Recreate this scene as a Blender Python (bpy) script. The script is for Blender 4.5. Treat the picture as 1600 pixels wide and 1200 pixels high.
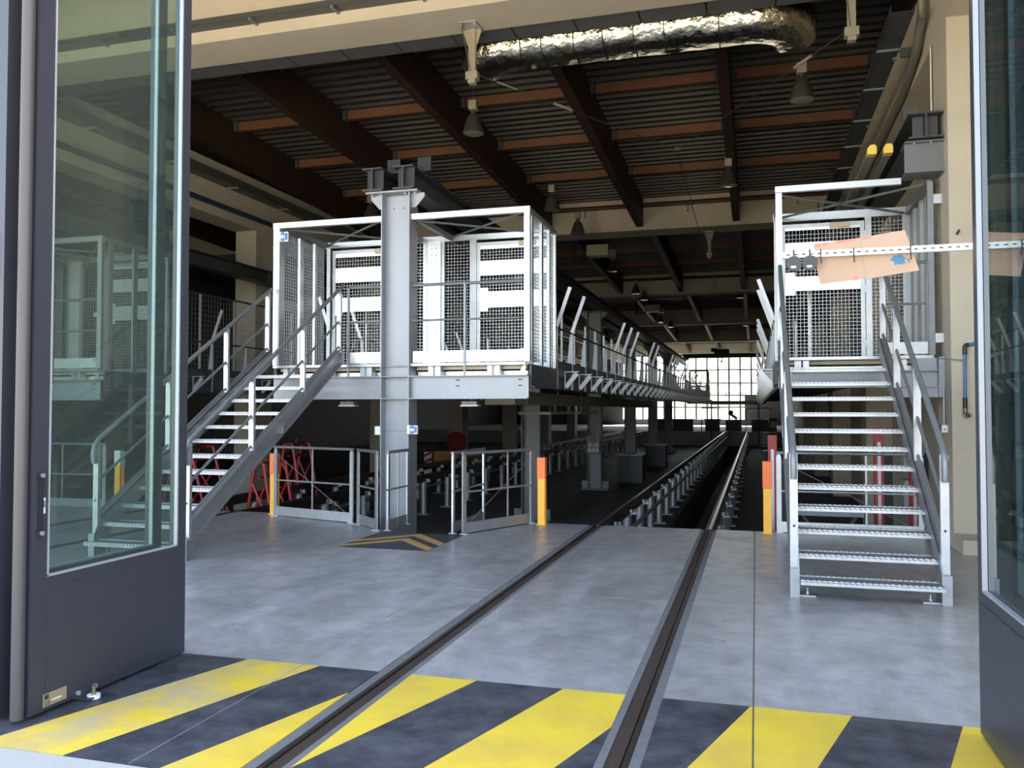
import bpy, bmesh, math, random
from mathutils import Vector, Matrix
random.seed(7)
for o in list(bpy.data.objects): bpy.data.objects.remove(o, do_unlink=True)
S = bpy.context.scene
COL = S.collection
PI = math.pi

# ------------------------------------------------------------------ camera, sky, sun, exposure
cam = bpy.data.cameras.new('camera'); cam_o = bpy.data.objects.new('camera', cam); COL.objects.link(cam_o)
cam.sensor_width = 36.0; cam.lens = 1318.0 / 1600 * 36.0; cam.clip_end = 400
yaw, pitch = 0.28132, 0.02982
cam_o.location = (0, 0, 1.55); cam_o.rotation_euler = (PI/2 + pitch, 0, yaw)
S.camera = cam_o

SUN_EL, SUN_AZ = math.radians(48), math.radians(14)      # sun stands beyond the hall, so the doors lie in shade
w = bpy.data.worlds.new('world'); S.world = w; w.use_nodes = True
nt = w.node_tree; nt.nodes.clear()
sky = nt.nodes.new('ShaderNodeTexSky'); sky.sky_type = 'NISHITA'; sky.sun_disc = False
sky.sun_elevation = SUN_EL; sky.sun_rotation = SUN_AZ; sky.air_density = 1.0; sky.dust_density = 1.6; sky.ozone_density = 1.0
bg = nt.nodes.new('ShaderNodeBackground'); bg.inputs['Strength'].default_value = 0.30
wo = nt.nodes.new('ShaderNodeOutputWorld')
hs = nt.nodes.new('ShaderNodeHueSaturation'); hs.inputs['Saturation'].default_value = .62
nt.links.new(sky.outputs[0], hs.inputs['Color']); nt.links.new(hs.outputs[0], bg.inputs[0]); nt.links.new(bg.outputs[0], wo.inputs[0])
sl = bpy.data.lights.new('sun', 'SUN'); sl.energy = 15.5; sl.angle = math.radians(0.6); sl.color = (1.0, 0.93, 0.82)
so = bpy.data.objects.new('sun', sl); COL.objects.link(so)
sd = Vector((math.sin(SUN_AZ)*math.cos(SUN_EL), math.cos(SUN_AZ)*math.cos(SUN_EL), math.sin(SUN_EL)))
so.rotation_euler = (-sd).to_track_quat('-Z', 'Y').to_euler(); so.location = (10, 40, 60)
S.view_settings.view_transform = 'Standard'; S.view_settings.look = 'None'
S.view_settings.gamma = 1.0; S.view_settings.use_curve_mapping = False
S.view_settings.exposure = 2.0

# ------------------------------------------------------------------ materials
MATS = {}
def mat(name, col, rough=.5, metal=0., noise=None, bump=None, spec=.5, stretch=(1,1,1)):
    """noise=(scale, amount, second colour); bump=(scale, strength)"""
    if name in MATS: return MATS[name]
    m = bpy.data.materials.new(name); m.use_nodes = True; t = m.node_tree
    p = t.nodes['Principled BSDF']
    p.inputs['Base Color'].default_value = (*col, 1); p.inputs['Roughness'].default_value = rough
    p.inputs['Metallic'].default_value = metal; p.inputs['Specular IOR Level'].default_value = spec
    if noise or bump:
        tc = t.nodes.new('ShaderNodeTexCoord'); mp = t.nodes.new('ShaderNodeMapping'); mp.inputs['Scale'].default_value = stretch
        t.links.new(tc.outputs['Object'], mp.inputs[0])
    if noise:
        n = t.nodes.new('ShaderNodeTexNoise'); n.inputs['Scale'].default_value = noise[0]; n.inputs['Detail'].default_value = 6
        n.inputs['Roughness'].default_value = .65
        t.links.new(mp.outputs[0], n.inputs['Vector'])
        r = t.nodes.new('ShaderNodeValToRGB'); r.color_ramp.elements[0].position = .5-noise[1]/2; r.color_ramp.elements[1].position = .5+noise[1]/2
        r.color_ramp.elements[0].color = (*noise[2], 1); r.color_ramp.elements[1].color = (*col, 1)
        t.links.new(n.outputs[0], r.inputs[0]); t.links.new(r.outputs[0], p.inputs['Base Color'])
    if bump:
        n2 = t.nodes.new('ShaderNodeTexNoise'); n2.inputs['Scale'].default_value = bump[0]; n2.inputs['Detail'].default_value = 4
        t.links.new(mp.outputs[0], n2.inputs['Vector'])
        b = t.nodes.new('ShaderNodeBump'); b.inputs['Strength'].default_value = bump[1]; b.inputs['Distance'].default_value = .01
        t.links.new(n2.outputs[0], b.inputs['Height']); t.links.new(b.outputs[0], p.inputs['Normal'])
    MATS[name] = m; return m
galv   = mat('galvanised_steel', (.52,.53,.55), .42, .7, (9,.5,(.42,.43,.455)), (60,.05))
galvb  = mat('fresh_galvanised_steel', (.60,.62,.635), .42, .75, (6,.6,(.44,.46,.485)), (60,.05))
perf   = mat('perforated_tread_plate', (.16,.16,.165), .55, .4, (160,.3,(.08,.08,.085)))
galvs  = mat('dull_galvanised_steel', (.37,.38,.40), .45, .6, (8,.5,(.29,.30,.32)), (60,.05))
galvd  = mat('darker_galvanised_steel', (.27,.285,.30), .5, .5, (7,.5,(.20,.215,.23)), (50,.06))
plate  = mat('bright_aluminium_sheet', (.90,.91,.92), .38, .55, (3,.6,(.80,.83,.85)))
steelp = mat('grey_painted_steel', (.33,.345,.375), .42, .25, (4,.6,(.28,.295,.325)))
midgr  = mat('mid_grey_painted_steel', (.034,.036,.040), .6, 0, None, None, .3)
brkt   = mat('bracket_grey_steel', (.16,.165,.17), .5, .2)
paleb  = mat('pale_bracket_paint', (.30,.27,.20), .5)
dark   = mat('dark_grey_painted_steel', (.055,.058,.065), .5, .05)
black  = mat('black_rubber', (.012,.012,.013), .6)
blackp = mat('black_plastic', (.02,.02,.022), .35)
anth   = mat('anthracite_powder_coat', (.042,.044,.060), .38, .0, (300,.4,(.036,.038,.052)))
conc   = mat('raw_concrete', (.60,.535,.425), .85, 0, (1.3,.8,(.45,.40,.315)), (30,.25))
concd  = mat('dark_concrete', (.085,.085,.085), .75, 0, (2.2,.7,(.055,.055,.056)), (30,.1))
apron  = mat('pale_apron_concrete', (.50,.49,.46), .9, 0, (1.2,.7,(.42,.41,.385)), (40,.15))
yard   = mat('sandy_yard_paving', (.62,.54,.41), .9, 0, (.4,.7,(.54,.465,.35)), (20,.15))
wood   = mat('brown_glulam', (.050,.026,.020), .6, 0, (3,.7,(.036,.018,.014)), None, .4, (6,.6,6))
purl   = mat('orange_pine', (.19,.085,.043), .6, 0, (4,.7,(.14,.06,.03)), None, .4, (.8,8,8))
deckm  = mat('corrugated_roof_sheet', (.055,.052,.044), .5, .2)
railst = mat('rusty_rail_steel', (.075,.06,.05), .5, .5, (14,.7,(.035,.026,.022)), (60,.3))
railhd = mat('worn_rail_head', (.25,.22,.2), .3, .8, (10,.7,(.12,.1,.09)))
rust   = mat('rusty_flangeway', (.085,.062,.05), .75, .1, (22,.8,(.04,.028,.024)), (70,.4), .3, (6,.5,1))
filler = mat('grey_joint_filler', (.20,.20,.21), .8, 0, (12,.8,(.12,.12,.125)), (60,.4))
orange = mat('orange_sleeve', (1.0,.24,.06), .5, 0, (5,.6,(.95,.17,.04)))
yellow = mat('yellow_bollard_paint', (.95,.47,.04), .4)
yelb   = mat('yellow_end_cap', (.86,.60,.10), .5)
redp   = mat('red_paint', (.34,.018,.016), .4)
redd   = mat('dark_red_paint', (.065,.012,.011), .5)
card   = mat('corrugated_cardboard', (.41,.285,.20), .85, 0, (4,.7,(.36,.25,.175)), (80,.08))
whitep = mat('white_paint', (.82,.82,.82), .4)
cream  = mat('cream_plastic', (.62,.56,.42), .5)
bluep  = mat('blue_sign', (.03,.17,.42), .4)
bluepipe = mat('blue_pipe', (.05,.17,.38), .4)
navy   = mat('dark_blue_pipe', (.02,.045,.085), .4)
bluein = mat('blue_ink', (.055,.17,.30), .8)
redin  = mat('red_tape_print', (.48,.17,.14), .6)
inkgr  = mat('grey_ink', (.30,.24,.20), .8)
lampal = mat('lamp_aluminium', (.075,.07,.06), .45, .3)
lampgl = mat('lamp_lens', (.55,.55,.52), .15, .4)
brass  = mat('brass_fitting', (.25,.2,.12), .4, .7)
label_m= mat('gold_rating_plate', (.42,.36,.22), .4, .4)
foil   = mat('crinkled_foil', (.86,.78,.60), .22, 1.0, (3,.7,(.62,.56,.43)), (5.5,1.0))
foil.node_tree.nodes['Bump'].inputs['Distance'].default_value = .05
tray   = mat('perforated_cable_tray', (.10,.105,.105), .5, .4)
paintd = mat('dark_floor_paint', (.060,.064,.078), .6, 0, (5,.8,(.035,.037,.046)))
ochre  = mat('ochre_floor_paint', (.50,.33,.105), .6, 0, (6,.7,(.44,.29,.09)))

def floor_mat(name, stripes):
    m = bpy.data.materials.new(name); m.use_nodes = True; t = m.node_tree; p = t.nodes['Principled BSDF']
    N = t.nodes.new; L = t.links.new
    tc = N('ShaderNodeTexCoord')
    def noise(sc, det=8, rough=.62):
        n = N('ShaderNodeTexNoise'); n.inputs['Scale'].default_value = sc; n.inputs['Detail'].default_value = det; n.inputs['Roughness'].default_value = rough
        L(tc.outputs['Object'], n.inputs['Vector']); return n
    def ramp(src, a, b, ca, cb):
        r = N('ShaderNodeValToRGB'); r.color_ramp.elements[0].position = a; r.color_ramp.elements[1].position = b
        r.color_ramp.elements[0].color = (*ca,1); r.color_ramp.elements[1].color = (*cb,1); L(src, r.inputs[0]); return r.outputs[0]
    def mix(f, a, b):
        x = N('ShaderNodeMix'); x.data_type = 'RGBA'
        if isinstance(f, float): x.inputs[0].default_value = f
        else: L(f, x.inputs[0])
        for i, v in ((6,a),(7,b)):
            if isinstance(v, tuple): x.inputs[i].default_value = (*v,1)
            else: L(v, x.inputs[i])
        return x.outputs[2]
    mpn = N('ShaderNodeMapping'); mpn.inputs['Scale'].default_value = (1.6,.55,1); mpn.inputs['Rotation'].default_value = (0,0,.5); L(tc.outputs['Object'], mpn.inputs[0])
    n0 = N('ShaderNodeTexNoise'); n0.inputs['Scale'].default_value = 1.1; n0.inputs['Detail'].default_value = 10; n0.inputs['Roughness'].default_value = .68; n0.inputs['Distortion'].default_value = .6; L(mpn.outputs[0], n0.inputs['Vector'])
    base = ramp(n0.outputs[0], .30, .72, (.26,.26,.262), (.49,.492,.50))
    fine = ramp(noise(5,12,.7).outputs[0], .34, .60, (.62,.60,.585), (1,1,1))
    x = N('ShaderNodeMix'); x.data_type = 'RGBA'; x.blend_type = 'MULTIPLY'; x.inputs[0].default_value = .7
    L(base, x.inputs[6]); L(fine, x.inputs[7]); colr = x.outputs[2]
    rough = ramp(noise(3).outputs[0], .3, .7, (.27,)*3, (.42,)*3)
    if stripes:
        sp = N('ShaderNodeSeparateXYZ'); L(tc.outputs['Object'], sp.inputs[0])
        def math_(op, a, b):
            q = N('ShaderNodeMath'); q.operation = op
            for i, v in ((0,a),(1,b)):
                if isinstance(v, (int,float)): q.inputs[i].default_value = v
                else: L(v, q.inputs[i])
            return q.outputs[0]
        u = math_('ADD', math_('SUBTRACT', sp.outputs[0], math_('MULTIPLY', sp.outputs[1], .30)), 3.04 + .30*4.62 + 20)
        isy = math_('LESS_THAN', math_('FRACT', u, 0), .495)
        yel = ramp(noise(2.2).outputs[0], .30, .62, (.70,.48,.075), (.85,.62,.05))
        wear = ramp(noise(1.7,10).outputs[0], .50, .72, (0,0,0), (.55,.55,.55))
        left = ramp(math_('MULTIPLY', math_('ADD', sp.outputs[0], 2.2), -1.2), .0, 1.0, (0,0,0), (1,1,1))
        lw = N('ShaderNodeMath'); lw.operation = 'MULTIPLY'; L(left, lw.inputs[0]); L(ramp(noise(2.6,10).outputs[0], .40, .60, (0,0,0), (.6,.6,.6)), lw.inputs[1])
        yel = mix(lw.outputs[0], yel, (.42,.39,.36))
        blk = ramp(noise(4,10,.75).outputs[0], .36, .70, (.024,.026,.034), (.105,.108,.130))
        colr = mix(isy, blk, yel)
        rough = ramp(noise(5).outputs[0], .3, .7, (.42,)*3, (.62,)*3)
    L(colr, p.inputs['Base Color']); L(rough, p.inputs['Roughness'])
    b = N('ShaderNodeBump'); b.inputs['Strength'].default_value = .05; b.inputs['Distance'].default_value = .01
    L(noise(18).outputs[0], b.inputs['Height']); L(b.outputs[0], p.inputs['Normal'])
    return m
slabm = floor_mat('polished_concrete_floor', False)
slabs = floor_mat('striped_threshold_paint', True)

def glass_mat(name, tint, ior, haze=0.):
    m = bpy.data.materials.new(name); m.use_nodes = True; t = m.node_tree; t.nodes.clear(); N = t.nodes.new; L = t.links.new
    tr = N('ShaderNodeBsdfTransparent'); tr.inputs[0].default_value = (*tint,1)
    gl = N('ShaderNodeBsdfGlossy'); gl.inputs['Roughness'].default_value = .015; gl.inputs[0].default_value = (.9,.95,.93,1)
    fr = N('ShaderNodeFresnel'); fr.inputs[0].default_value = ior
    mx = N('ShaderNodeMixShader'); o = N('ShaderNodeOutputMaterial')
    df = N('ShaderNodeBsdfDiffuse'); df.inputs[0].default_value = (.42,.50,.47,1); hz = N('ShaderNodeMixShader'); hz.inputs[0].default_value = haze
    L(tr.outputs[0], hz.inputs[1]); L(df.outputs[0], hz.inputs[2])
    ge = N('ShaderNodeNewGeometry'); iv = N('ShaderNodeMath'); iv.operation = 'SUBTRACT'; iv.inputs[0].default_value = 1.0; L(ge.outputs['Backfacing'], iv.inputs[1])
    mu = N('ShaderNodeMath'); mu.operation = 'MULTIPLY'; L(fr.outputs[0], mu.inputs[0]); L(iv.outputs[0], mu.inputs[1])
    L(mu.outputs[0], mx.inputs[0]); L(hz.outputs[0], mx.inputs[1]); L(gl.outputs[0], mx.inputs[2]); L(mx.outputs[0], o.inputs[0]); return m
glass = glass_mat('green_tinted_glass', (.66,.77,.73), 1.6, .045)
glassr = glass_mat('dark_green_tinted_glass', (.26,.34,.36), 1.8, .03)
glassc = glass_mat('clear_glazing', (.93,.95,.95), 1.3)

# ------------------------------------------------------------------ mesh builder
class MB:
    def __init__(s): s.v = []; s.f = []
    def add(s, vs, fs):
        n = len(s.v); s.v += [tuple(x) for x in vs]; s.f += [tuple(i+n for i in f) for f in fs]; return s
    def box(s, x0, x1, y0, y1, z0, z1):
        return s.add([(x0,y0,z0),(x1,y0,z0),(x1,y1,z0),(x0,y1,z0),(x0,y0,z1),(x1,y0,z1),(x1,y1,z1),(x0,y1,z1)],
                     [(0,3,2,1),(4,5,6,7),(0,1,5,4),(1,2,6,5),(2,3,7,6),(3,0,4,7)])
    def bar(s, p, q, w, h, side=None):
        p, q = Vector(p), Vector(q); d = (q-p).normalized()
        a = Vector(side) if side else (Vector((0,0,1)).cross(d) if abs(d.z) < .99 else Vector((1,0,0)))
        a = (a - d*a.dot(d)).normalized(); b = d.cross(a)
        a *= w/2; b *= h/2
        vs = [e+i*a+j*b for e in (p,q) for i, j in ((-1,-1),(1,-1),(1,1),(-1,1))]
        return s.add(vs, [(0,3,2,1),(4,5,6,7),(0,1,5,4),(1,2,6,5),(2,3,7,6),(3,0,4,7)])
    def tube(s, pts, r, n=8, cap=True):
        pts = [Vector(p) for p in pts]; rings = []; ref = None
        for i, p in enumerate(pts):
            d = ((pts[min(i+1,len(pts)-1)]-pts[max(i-1,0)])).normalized()
            if ref is None: ref = Vector((0,0,1)) if abs(d.z) < .9 else Vector((1,0,0))
            a = d.cross(ref).normalized(); b = a.cross(d); ref = b
            rings.append([p + r*(math.cos(2*PI*k/n)*a + math.sin(2*PI*k/n)*b) for k in range(n)])
        vs = [x for R in rings for x in R]; fs = []
        for i in range(len(pts)-1):
            for k in range(n):
                fs.append((i*n+k, (i+1)*n+k, (i+1)*n+(k+1)%n, i*n+(k+1)%n))
        if cap: fs += [tuple(range(n)), tuple(reversed(range((len(pts)-1)*n, len(pts)*n)))]
        return s.add(vs, fs)
    def prism(s, poly, axis, a0, a1):
        """poly in the two remaining axes (in x,y,z order) swept along axis"""
        n = len(poly)
        def mk(u, v, a): return {'x':(a,u,v),'y':(u,a,v),'z':(u,v,a)}[axis]
        vs = [mk(u,v,a0) for u,v in poly] + [mk(u,v,a1) for u,v in poly]
        return s.add(vs, [tuple(range(n)), tuple(reversed(range(n,2*n)))] + [(i, i+n, (i+1)%n+n, (i+1)%n) for i in range(n)])
    def lathe(s, prof, c, n=20, axis='z'):
        vs = []; fs = []
        for r, h in prof:
            for k in range(n):
                u, v = r*math.cos(2*PI*k/n), r*math.sin(2*PI*k/n)
                vs.append({'z':(c[0]+u,c[1]+v,c[2]+h),'y':(c[0]+u,c[1]+h,c[2]+v),'x':(c[0]+h,c[1]+u,c[2]+v)}[axis])
        for i in range(len(prof)-1):
            for k in range(n): fs.append((i*n+k, i*n+(k+1)%n, (i+1)*n+(k+1)%n, (i+1)*n+k))
        return s.add(vs, fs)
    def disc(s, c, r, h, axis='z', n=12): return s.lathe([(0.0001,0),(r,0),(r,h),(0.0001,h)], c, n, axis)
    def ibeam_y(s, xc, w, z0, z1, y0, y1, t=.015):
        s.box(xc-w/2, xc+w/2, y0, y1, z0, z0+t); s.box(xc-w/2, xc+w/2, y0, y1, z1-t, z1); return s.box(xc-t/2, xc+t/2, y0, y1, z0+t, z1-t)
    def build(s, name, m, parent=None, smooth=False, kind=None):
        me = bpy.data.meshes.new(name); me.from_pydata(s.v, [], s.f)
        bm = bmesh.new(); bm.from_mesh(me); bmesh.ops.recalc_face_normals(bm, faces=bm.faces); bm.to_mesh(me); bm.free()
        if m: me.materials.append(m)
        if smooth:
            for p in me.polygons: p.use_smooth = True
            me.set_sharp_from_angle(angle=math.radians(40))
        o = bpy.data.objects.new(name, me); COL.objects.link(o)
        if parent: o.parent = parent; o.matrix_parent_inverse = parent.matrix_basis.inverted()
        if kind: o['kind'] = kind
        return o
def bev(o, wd=.004, seg=2):
    bm = bmesh.new(); bm.from_mesh(o.data)
    bmesh.ops.bevel(bm, geom=[e for e in bm.edges], offset=wd, segments=seg, affect='EDGES', profile=.7)
    bm.to_mesh(o.data); bm.free(); return o
def box(name, m, parent, *a, bevel=0):
    o = MB().box(*a).build(name, m, parent)
    return bev(o, bevel) if bevel else o
def thing(name, label, cat, loc=(0,0,0), group=None):
    o = bpy.data.objects.new(name, None); COL.objects.link(o); o.location = loc; o.empty_display_size = .2
    o['label'] = label; o['category'] = cat
    if group: o['group'] = group
    return o
def tag(o, label, cat, group=None):
    o['label'] = label; o['category'] = cat
    if group: o['group'] = group
    return o
def struct(o): o['kind'] = 'structure'; return o
def instance(src, parent, loc, scale=None, rot=None):
    c = bpy.data.objects.new(src.name.split('.')[0], src.data); COL.objects.link(c)
    c.parent = parent; c.matrix_parent_inverse = parent.matrix_basis.inverted() if parent else Matrix(); c.location = loc
    if scale: c.scale = scale
    if rot: c.rotation_euler = rot
    return c
def copy_tree(o, dx=(0,0,0), parent=None):
    c = o.copy(); COL.objects.link(c)
    if parent is None: c.location = Vector(o.location) + Vector(dx)
    else: c.parent = parent; c.matrix_parent_inverse = o.matrix_parent_inverse.copy()
    for ch in o.children: copy_tree(ch, parent=c)
    return c
def textmesh(name, body, size, m, parent, mtx):
    cu = bpy.data.curves.new(name, 'FONT'); cu.body = body; cu.size = size; cu.extrude = .0004
    tmp = bpy.data.objects.new('tmp_text', cu); COL.objects.link(tmp)
    dg = bpy.context.evaluated_depsgraph_get(); me = bpy.data.meshes.new_from_object(tmp.evaluated_get(dg))
    bpy.data.objects.remove(tmp, do_unlink=True)
    me.transform(mtx); me.materials.clear(); me.materials.append(m)
    o = bpy.data.objects.new(name, me); COL.objects.link(o); o.parent = parent
    if parent: o.matrix_parent_inverse = parent.matrix_basis.inverted()
    return o

# ------------------------------------------------------------------ the setting: ground and floors
PIT = 11.2; LOW = -0.95
struct(MB().box(-120,120,-120,-22,-.30,-.012).build('ground', mat('bounce_limiting_ground',(.07,.085,.04),.95,0,(.5,.7,(.05,.06,.03)))))  # unseen dark ground added behind the camera to limit bounce into the hall
struct(MB().box(-120,120,-22,1.2,-.30,-.012).build('yard', yard))
struct(MB().box(-120,120,1.2,3.112,-.30,-.0).build('apron', apron))
fl = struct(MB().box(-26,2.6,3.12,9.86,-.30,-.035).build('floor', concd))
NL = [(-7.513,9.86),(-4.57,9.86),(-5.24,10.46),(-6.78,10.97),(-7.05,PIT),(-7.513,PIT)]; NR = [(-3.50,9.86),(-2.658,9.86),(-2.658,PIT),(-2.90,PIT)]
MB().box(-26,-7.513,9.86,PIT,-.30,-.035).build('floor_edge', concd, fl); MB().box(-2.658,2.6,9.86,PIT,-.30,-.035).build('floor_edge', concd, fl)
for poly in (NL,NR): MB().prism(poly,'z',-.30,-.035).build('floor_edge', concd, fl)
def slab(x0,x1,y0,y1,m): return MB().box(x0,x1,y0,y1,-.034,0).build('slab', m, fl)
xs = [(-26,-9.177),(-8.967,-7.712),(-7.513,-2.658),(-2.650,-2.157),(-1.947,-.692),(-.493,-.030),(-.021,2.6)]
for x0,x1 in xs:
    slab(x0,x1,3.12,4.62,slabs)
    if x1 == -2.658:
        slab(x0,x1,4.62,9.86,slabm); [MB().prism(poly,'z',-.034,0).build('slab', slabm, fl) for poly in (NL,NR)]
    elif x0 == -.021 or x0 < -8: slab(x0,x1,4.62,PIT,slabm)
    else: slab(x0,x1,4.62,6.924,slabm); slab(x0,x1,6.934,PIT,slabm)
MB().box(-2.6575,-2.6505,3.13,PIT-.01,-.03,-.0015).build('joint_sealant', mat('pale_joint_sealant',(.40,.39,.38),.8,0,(20,.7,(.25,.24,.23))), fl)
MB().box(-.0295,-.0215,3.13,PIT-.01,-.03,-.0015).build('joint_sealant', mat('brown_joint_sealant',(.20,.15,.11),.8,0,(20,.7,(.12,.09,.07))), fl)
# chevron marking in front of the ramp opening
MB().box(-4.56,-3.46,8.64,9.85,.0002,.0016).build('dark_paint_panel', paintd, fl)
def chev(yc):
    return MB().prism([(-4.56,yc-.62),(-4.02,yc),(-3.46,yc-.62),(-3.46,yc-.80),(-4.02,yc-.20),(-4.56,yc-.80)], 'z', .0018, .0026).build('chevron_stripe', ochre, fl)
chev(9.80); chev(9.44)
# lower working floor of the hall
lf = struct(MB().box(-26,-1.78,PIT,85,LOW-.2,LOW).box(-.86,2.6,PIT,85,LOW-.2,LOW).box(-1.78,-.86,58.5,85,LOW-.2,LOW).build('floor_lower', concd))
struct(MB().box(-1.8,-.84,PIT,58.5,-2.1,-2.0).box(-1.8,-1.781,PIT,58.5,-2,LOW-.201).box(-.859,-.84,PIT,58.5,-2,LOW-.201).box(-1.8,-.84,58.5,58.52,-2,LOW-.2).build('floor_inspection_pit', concd))
MB().box(-7.05,-2.90,9.86,PIT,LOW-.2,LOW).build('ramp_floor', concd, lf)
struct(MB().box(-26,-7.05,PIT,PIT+.02,LOW,-.3).box(-2.9,2.6,PIT,PIT+.02,LOW,-.3).build('wall_pit', conc))
struct(MB().box(-7.05,-2.9,9.84,9.86,LOW,-.301).box(-4.57,-3.5,9.84,9.86,-.301,-.036).build('wall_ramp', conc))
# raised floor beyond the end of the tracks
struct(MB().box(-26,2.6,60,85,LOW,-.02).build('floor_far', apron))

# walls
LINTEL = 6.3
wr = struct(MB().box(2.6,3.0,4.8,85,LOW-.2,9.4).build('wall_right', conc))
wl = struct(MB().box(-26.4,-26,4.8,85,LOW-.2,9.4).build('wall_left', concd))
struct(MB().box(-26.4,8,4.75,5.0,LINTEL,9.6).box(2.6,8,4.75,5.0,-.02,LINTEL).box(-26.4,-12.7,4.75,5.0,-.02,LINTEL).build('wall_front', dark))
# right-hand concrete columns, beams
for k in range(5):
    y = 10.5 + 7.7*k
    c = struct(MB().box(2.12,2.6,y,y+.75,LOW if k else 0,6.02).build('concrete_column', conc))
    if k == 0: bev(MB().box(2.10,2.6,9.97,10.499,0,.16).build('plinth', conc, c), .01)
    c.name = 'trim_%d' % (k+1)
struct(MB().box(2.12,2.6,5.0,85,6.02,7.0).build('trim_6', conc))
# left-hand column row with its long beam
LC = []
for k in range(7):
    y = 10.6 + 7.7*k
    c = struct(MB().box(-12.5,-11.92,y,y+.75,LOW if k else 0,6.0).build('trim_%d' % (7+k), conc)); LC.append(c)
struct(MB().box(-12.55,-11.90,5.0,85,6.0,7.25).build('trim_15', conc))

# far glazed wall
wf = struct(MB().box(-26.4,3,85,85.3,LOW,.45).box(-26.4,3,85,85.3,6.9,9.4).box(-26.4,-13,85,85.3,.45,6.9).box(-1.05,3,85,85.3,.45,2.9).box(1.7,3,85,85.3,2.9,6.9).build('wall_far', dark))
win = struct(MB().box(-13,1.7,85.02,85.12,.45,.55).box(-13,1.7,85.02,85.12,6.8,6.9).build('window_1', dark))
zs = [.55,1.75,2.9,4.1,5.4,6.8]
for i in range(14):
    x0 = -13+1.05*i
    MB().box(x0-.085,x0+.085,84.98,85.14,.45,6.9).build('mullion', dark, win)
    for j in range(5):
        if x0 > -1.2 and zs[j+1] <= 2.9: continue
        MB().box(x0+.086,x0+.964,85.05,85.06,zs[j]+.071,zs[j+1]-.071).build('pane', glassc, win)
for j in range(1,5): MB().box(-13,1.7,85.03,85.11,zs[j]-.07,zs[j]+.07).build('transom', dark, win)

# ------------------------------------------------------------------ roof
YR = [11.75+14.6*k for k in range(6)]; YF = [10.55]+[y-.95 for y in YR[1:]]; ZB = 6.95
def corr(y0, y1, zf):
    prof = []; y = y0
    while y < y1:
        for dy, dz in ((0,0),(.12,0),(.15,.15),(.27,.15)): 
            if y+dy < y1: prof.append((y+dy, zf(y+dy)+dz))
        y += .30
    return prof
mb = MB()
segs = [(5.0,10.6,lambda y: 8.5)] + [(YR[k]-.3, YF[k+1]+.3, (lambda k: (lambda y: 7.90+.04*(YF[k+1]-y)))(k)) for k in range(5)]
for y0,y1,zf in segs:
    pr = corr(y0,y1,zf); n = len(pr)
    vs = [(-26.2,y,z) for y,z in pr]+[(2.8,y,z) for y,z in pr]
    mb.add(vs, [(i,i+1,n+i+1,n+i) for i in range(n-1)])
ceil = struct(mb.build('ceiling', deckm))
struct(MB().box(-26.4,3,4.75,85.3,9.3,9.5).build('roof', dark))
for k in range(6):
    b = MB().box(-26,2.6,YF[k],YR[k]-(.44 if k == 0 else 0),ZB,8.6).build('concrete_beam', conc, ceil)
for i in range(30):
    x = -24 + .9*i
    MB().box(x+.01,x+.89,11.32,11.74,ZB+.02,ZB+.10).build('soffit_panel', mat('dark_soffit_board',(.10,.10,.105),.7,0,(5,.6,(.07,.07,.075))), ceil)
for k in range(5):
    y0, y1 = YR[k]+.01, YF[k+1]-.005
    z0, z1 = 7.05+.04*(y1-y0), 7.05
    for i in range(-1,9):
        xl = -.61-2.81*i
        if xl < -24: continue
        MB().prism([(y0,z0),(y1,z1),(y1,z1+.84),(y0,z0+.84)], 'x', xl, xl+.20).build('glulam_beam', wood, ceil)
        if i < 8 and xl-2.81 > -16:
            for j in range(1,5):
                yp = y0 + 2.72*j - .25
                zp = 7.90+.04*(y1-yp)
                MB().box(xl-2.61+.11,xl-.11,yp,yp+.12,zp-.20,zp-.002).build('purlin', purl, ceil)
                if k < 2:
                    for xx in (xl-2.61, xl-.10): MB().box(xx+.001,xx+.10,yp-.03,yp+.15,zp-.215,zp-.002).build('joist_hanger', dark, ceil)

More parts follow.
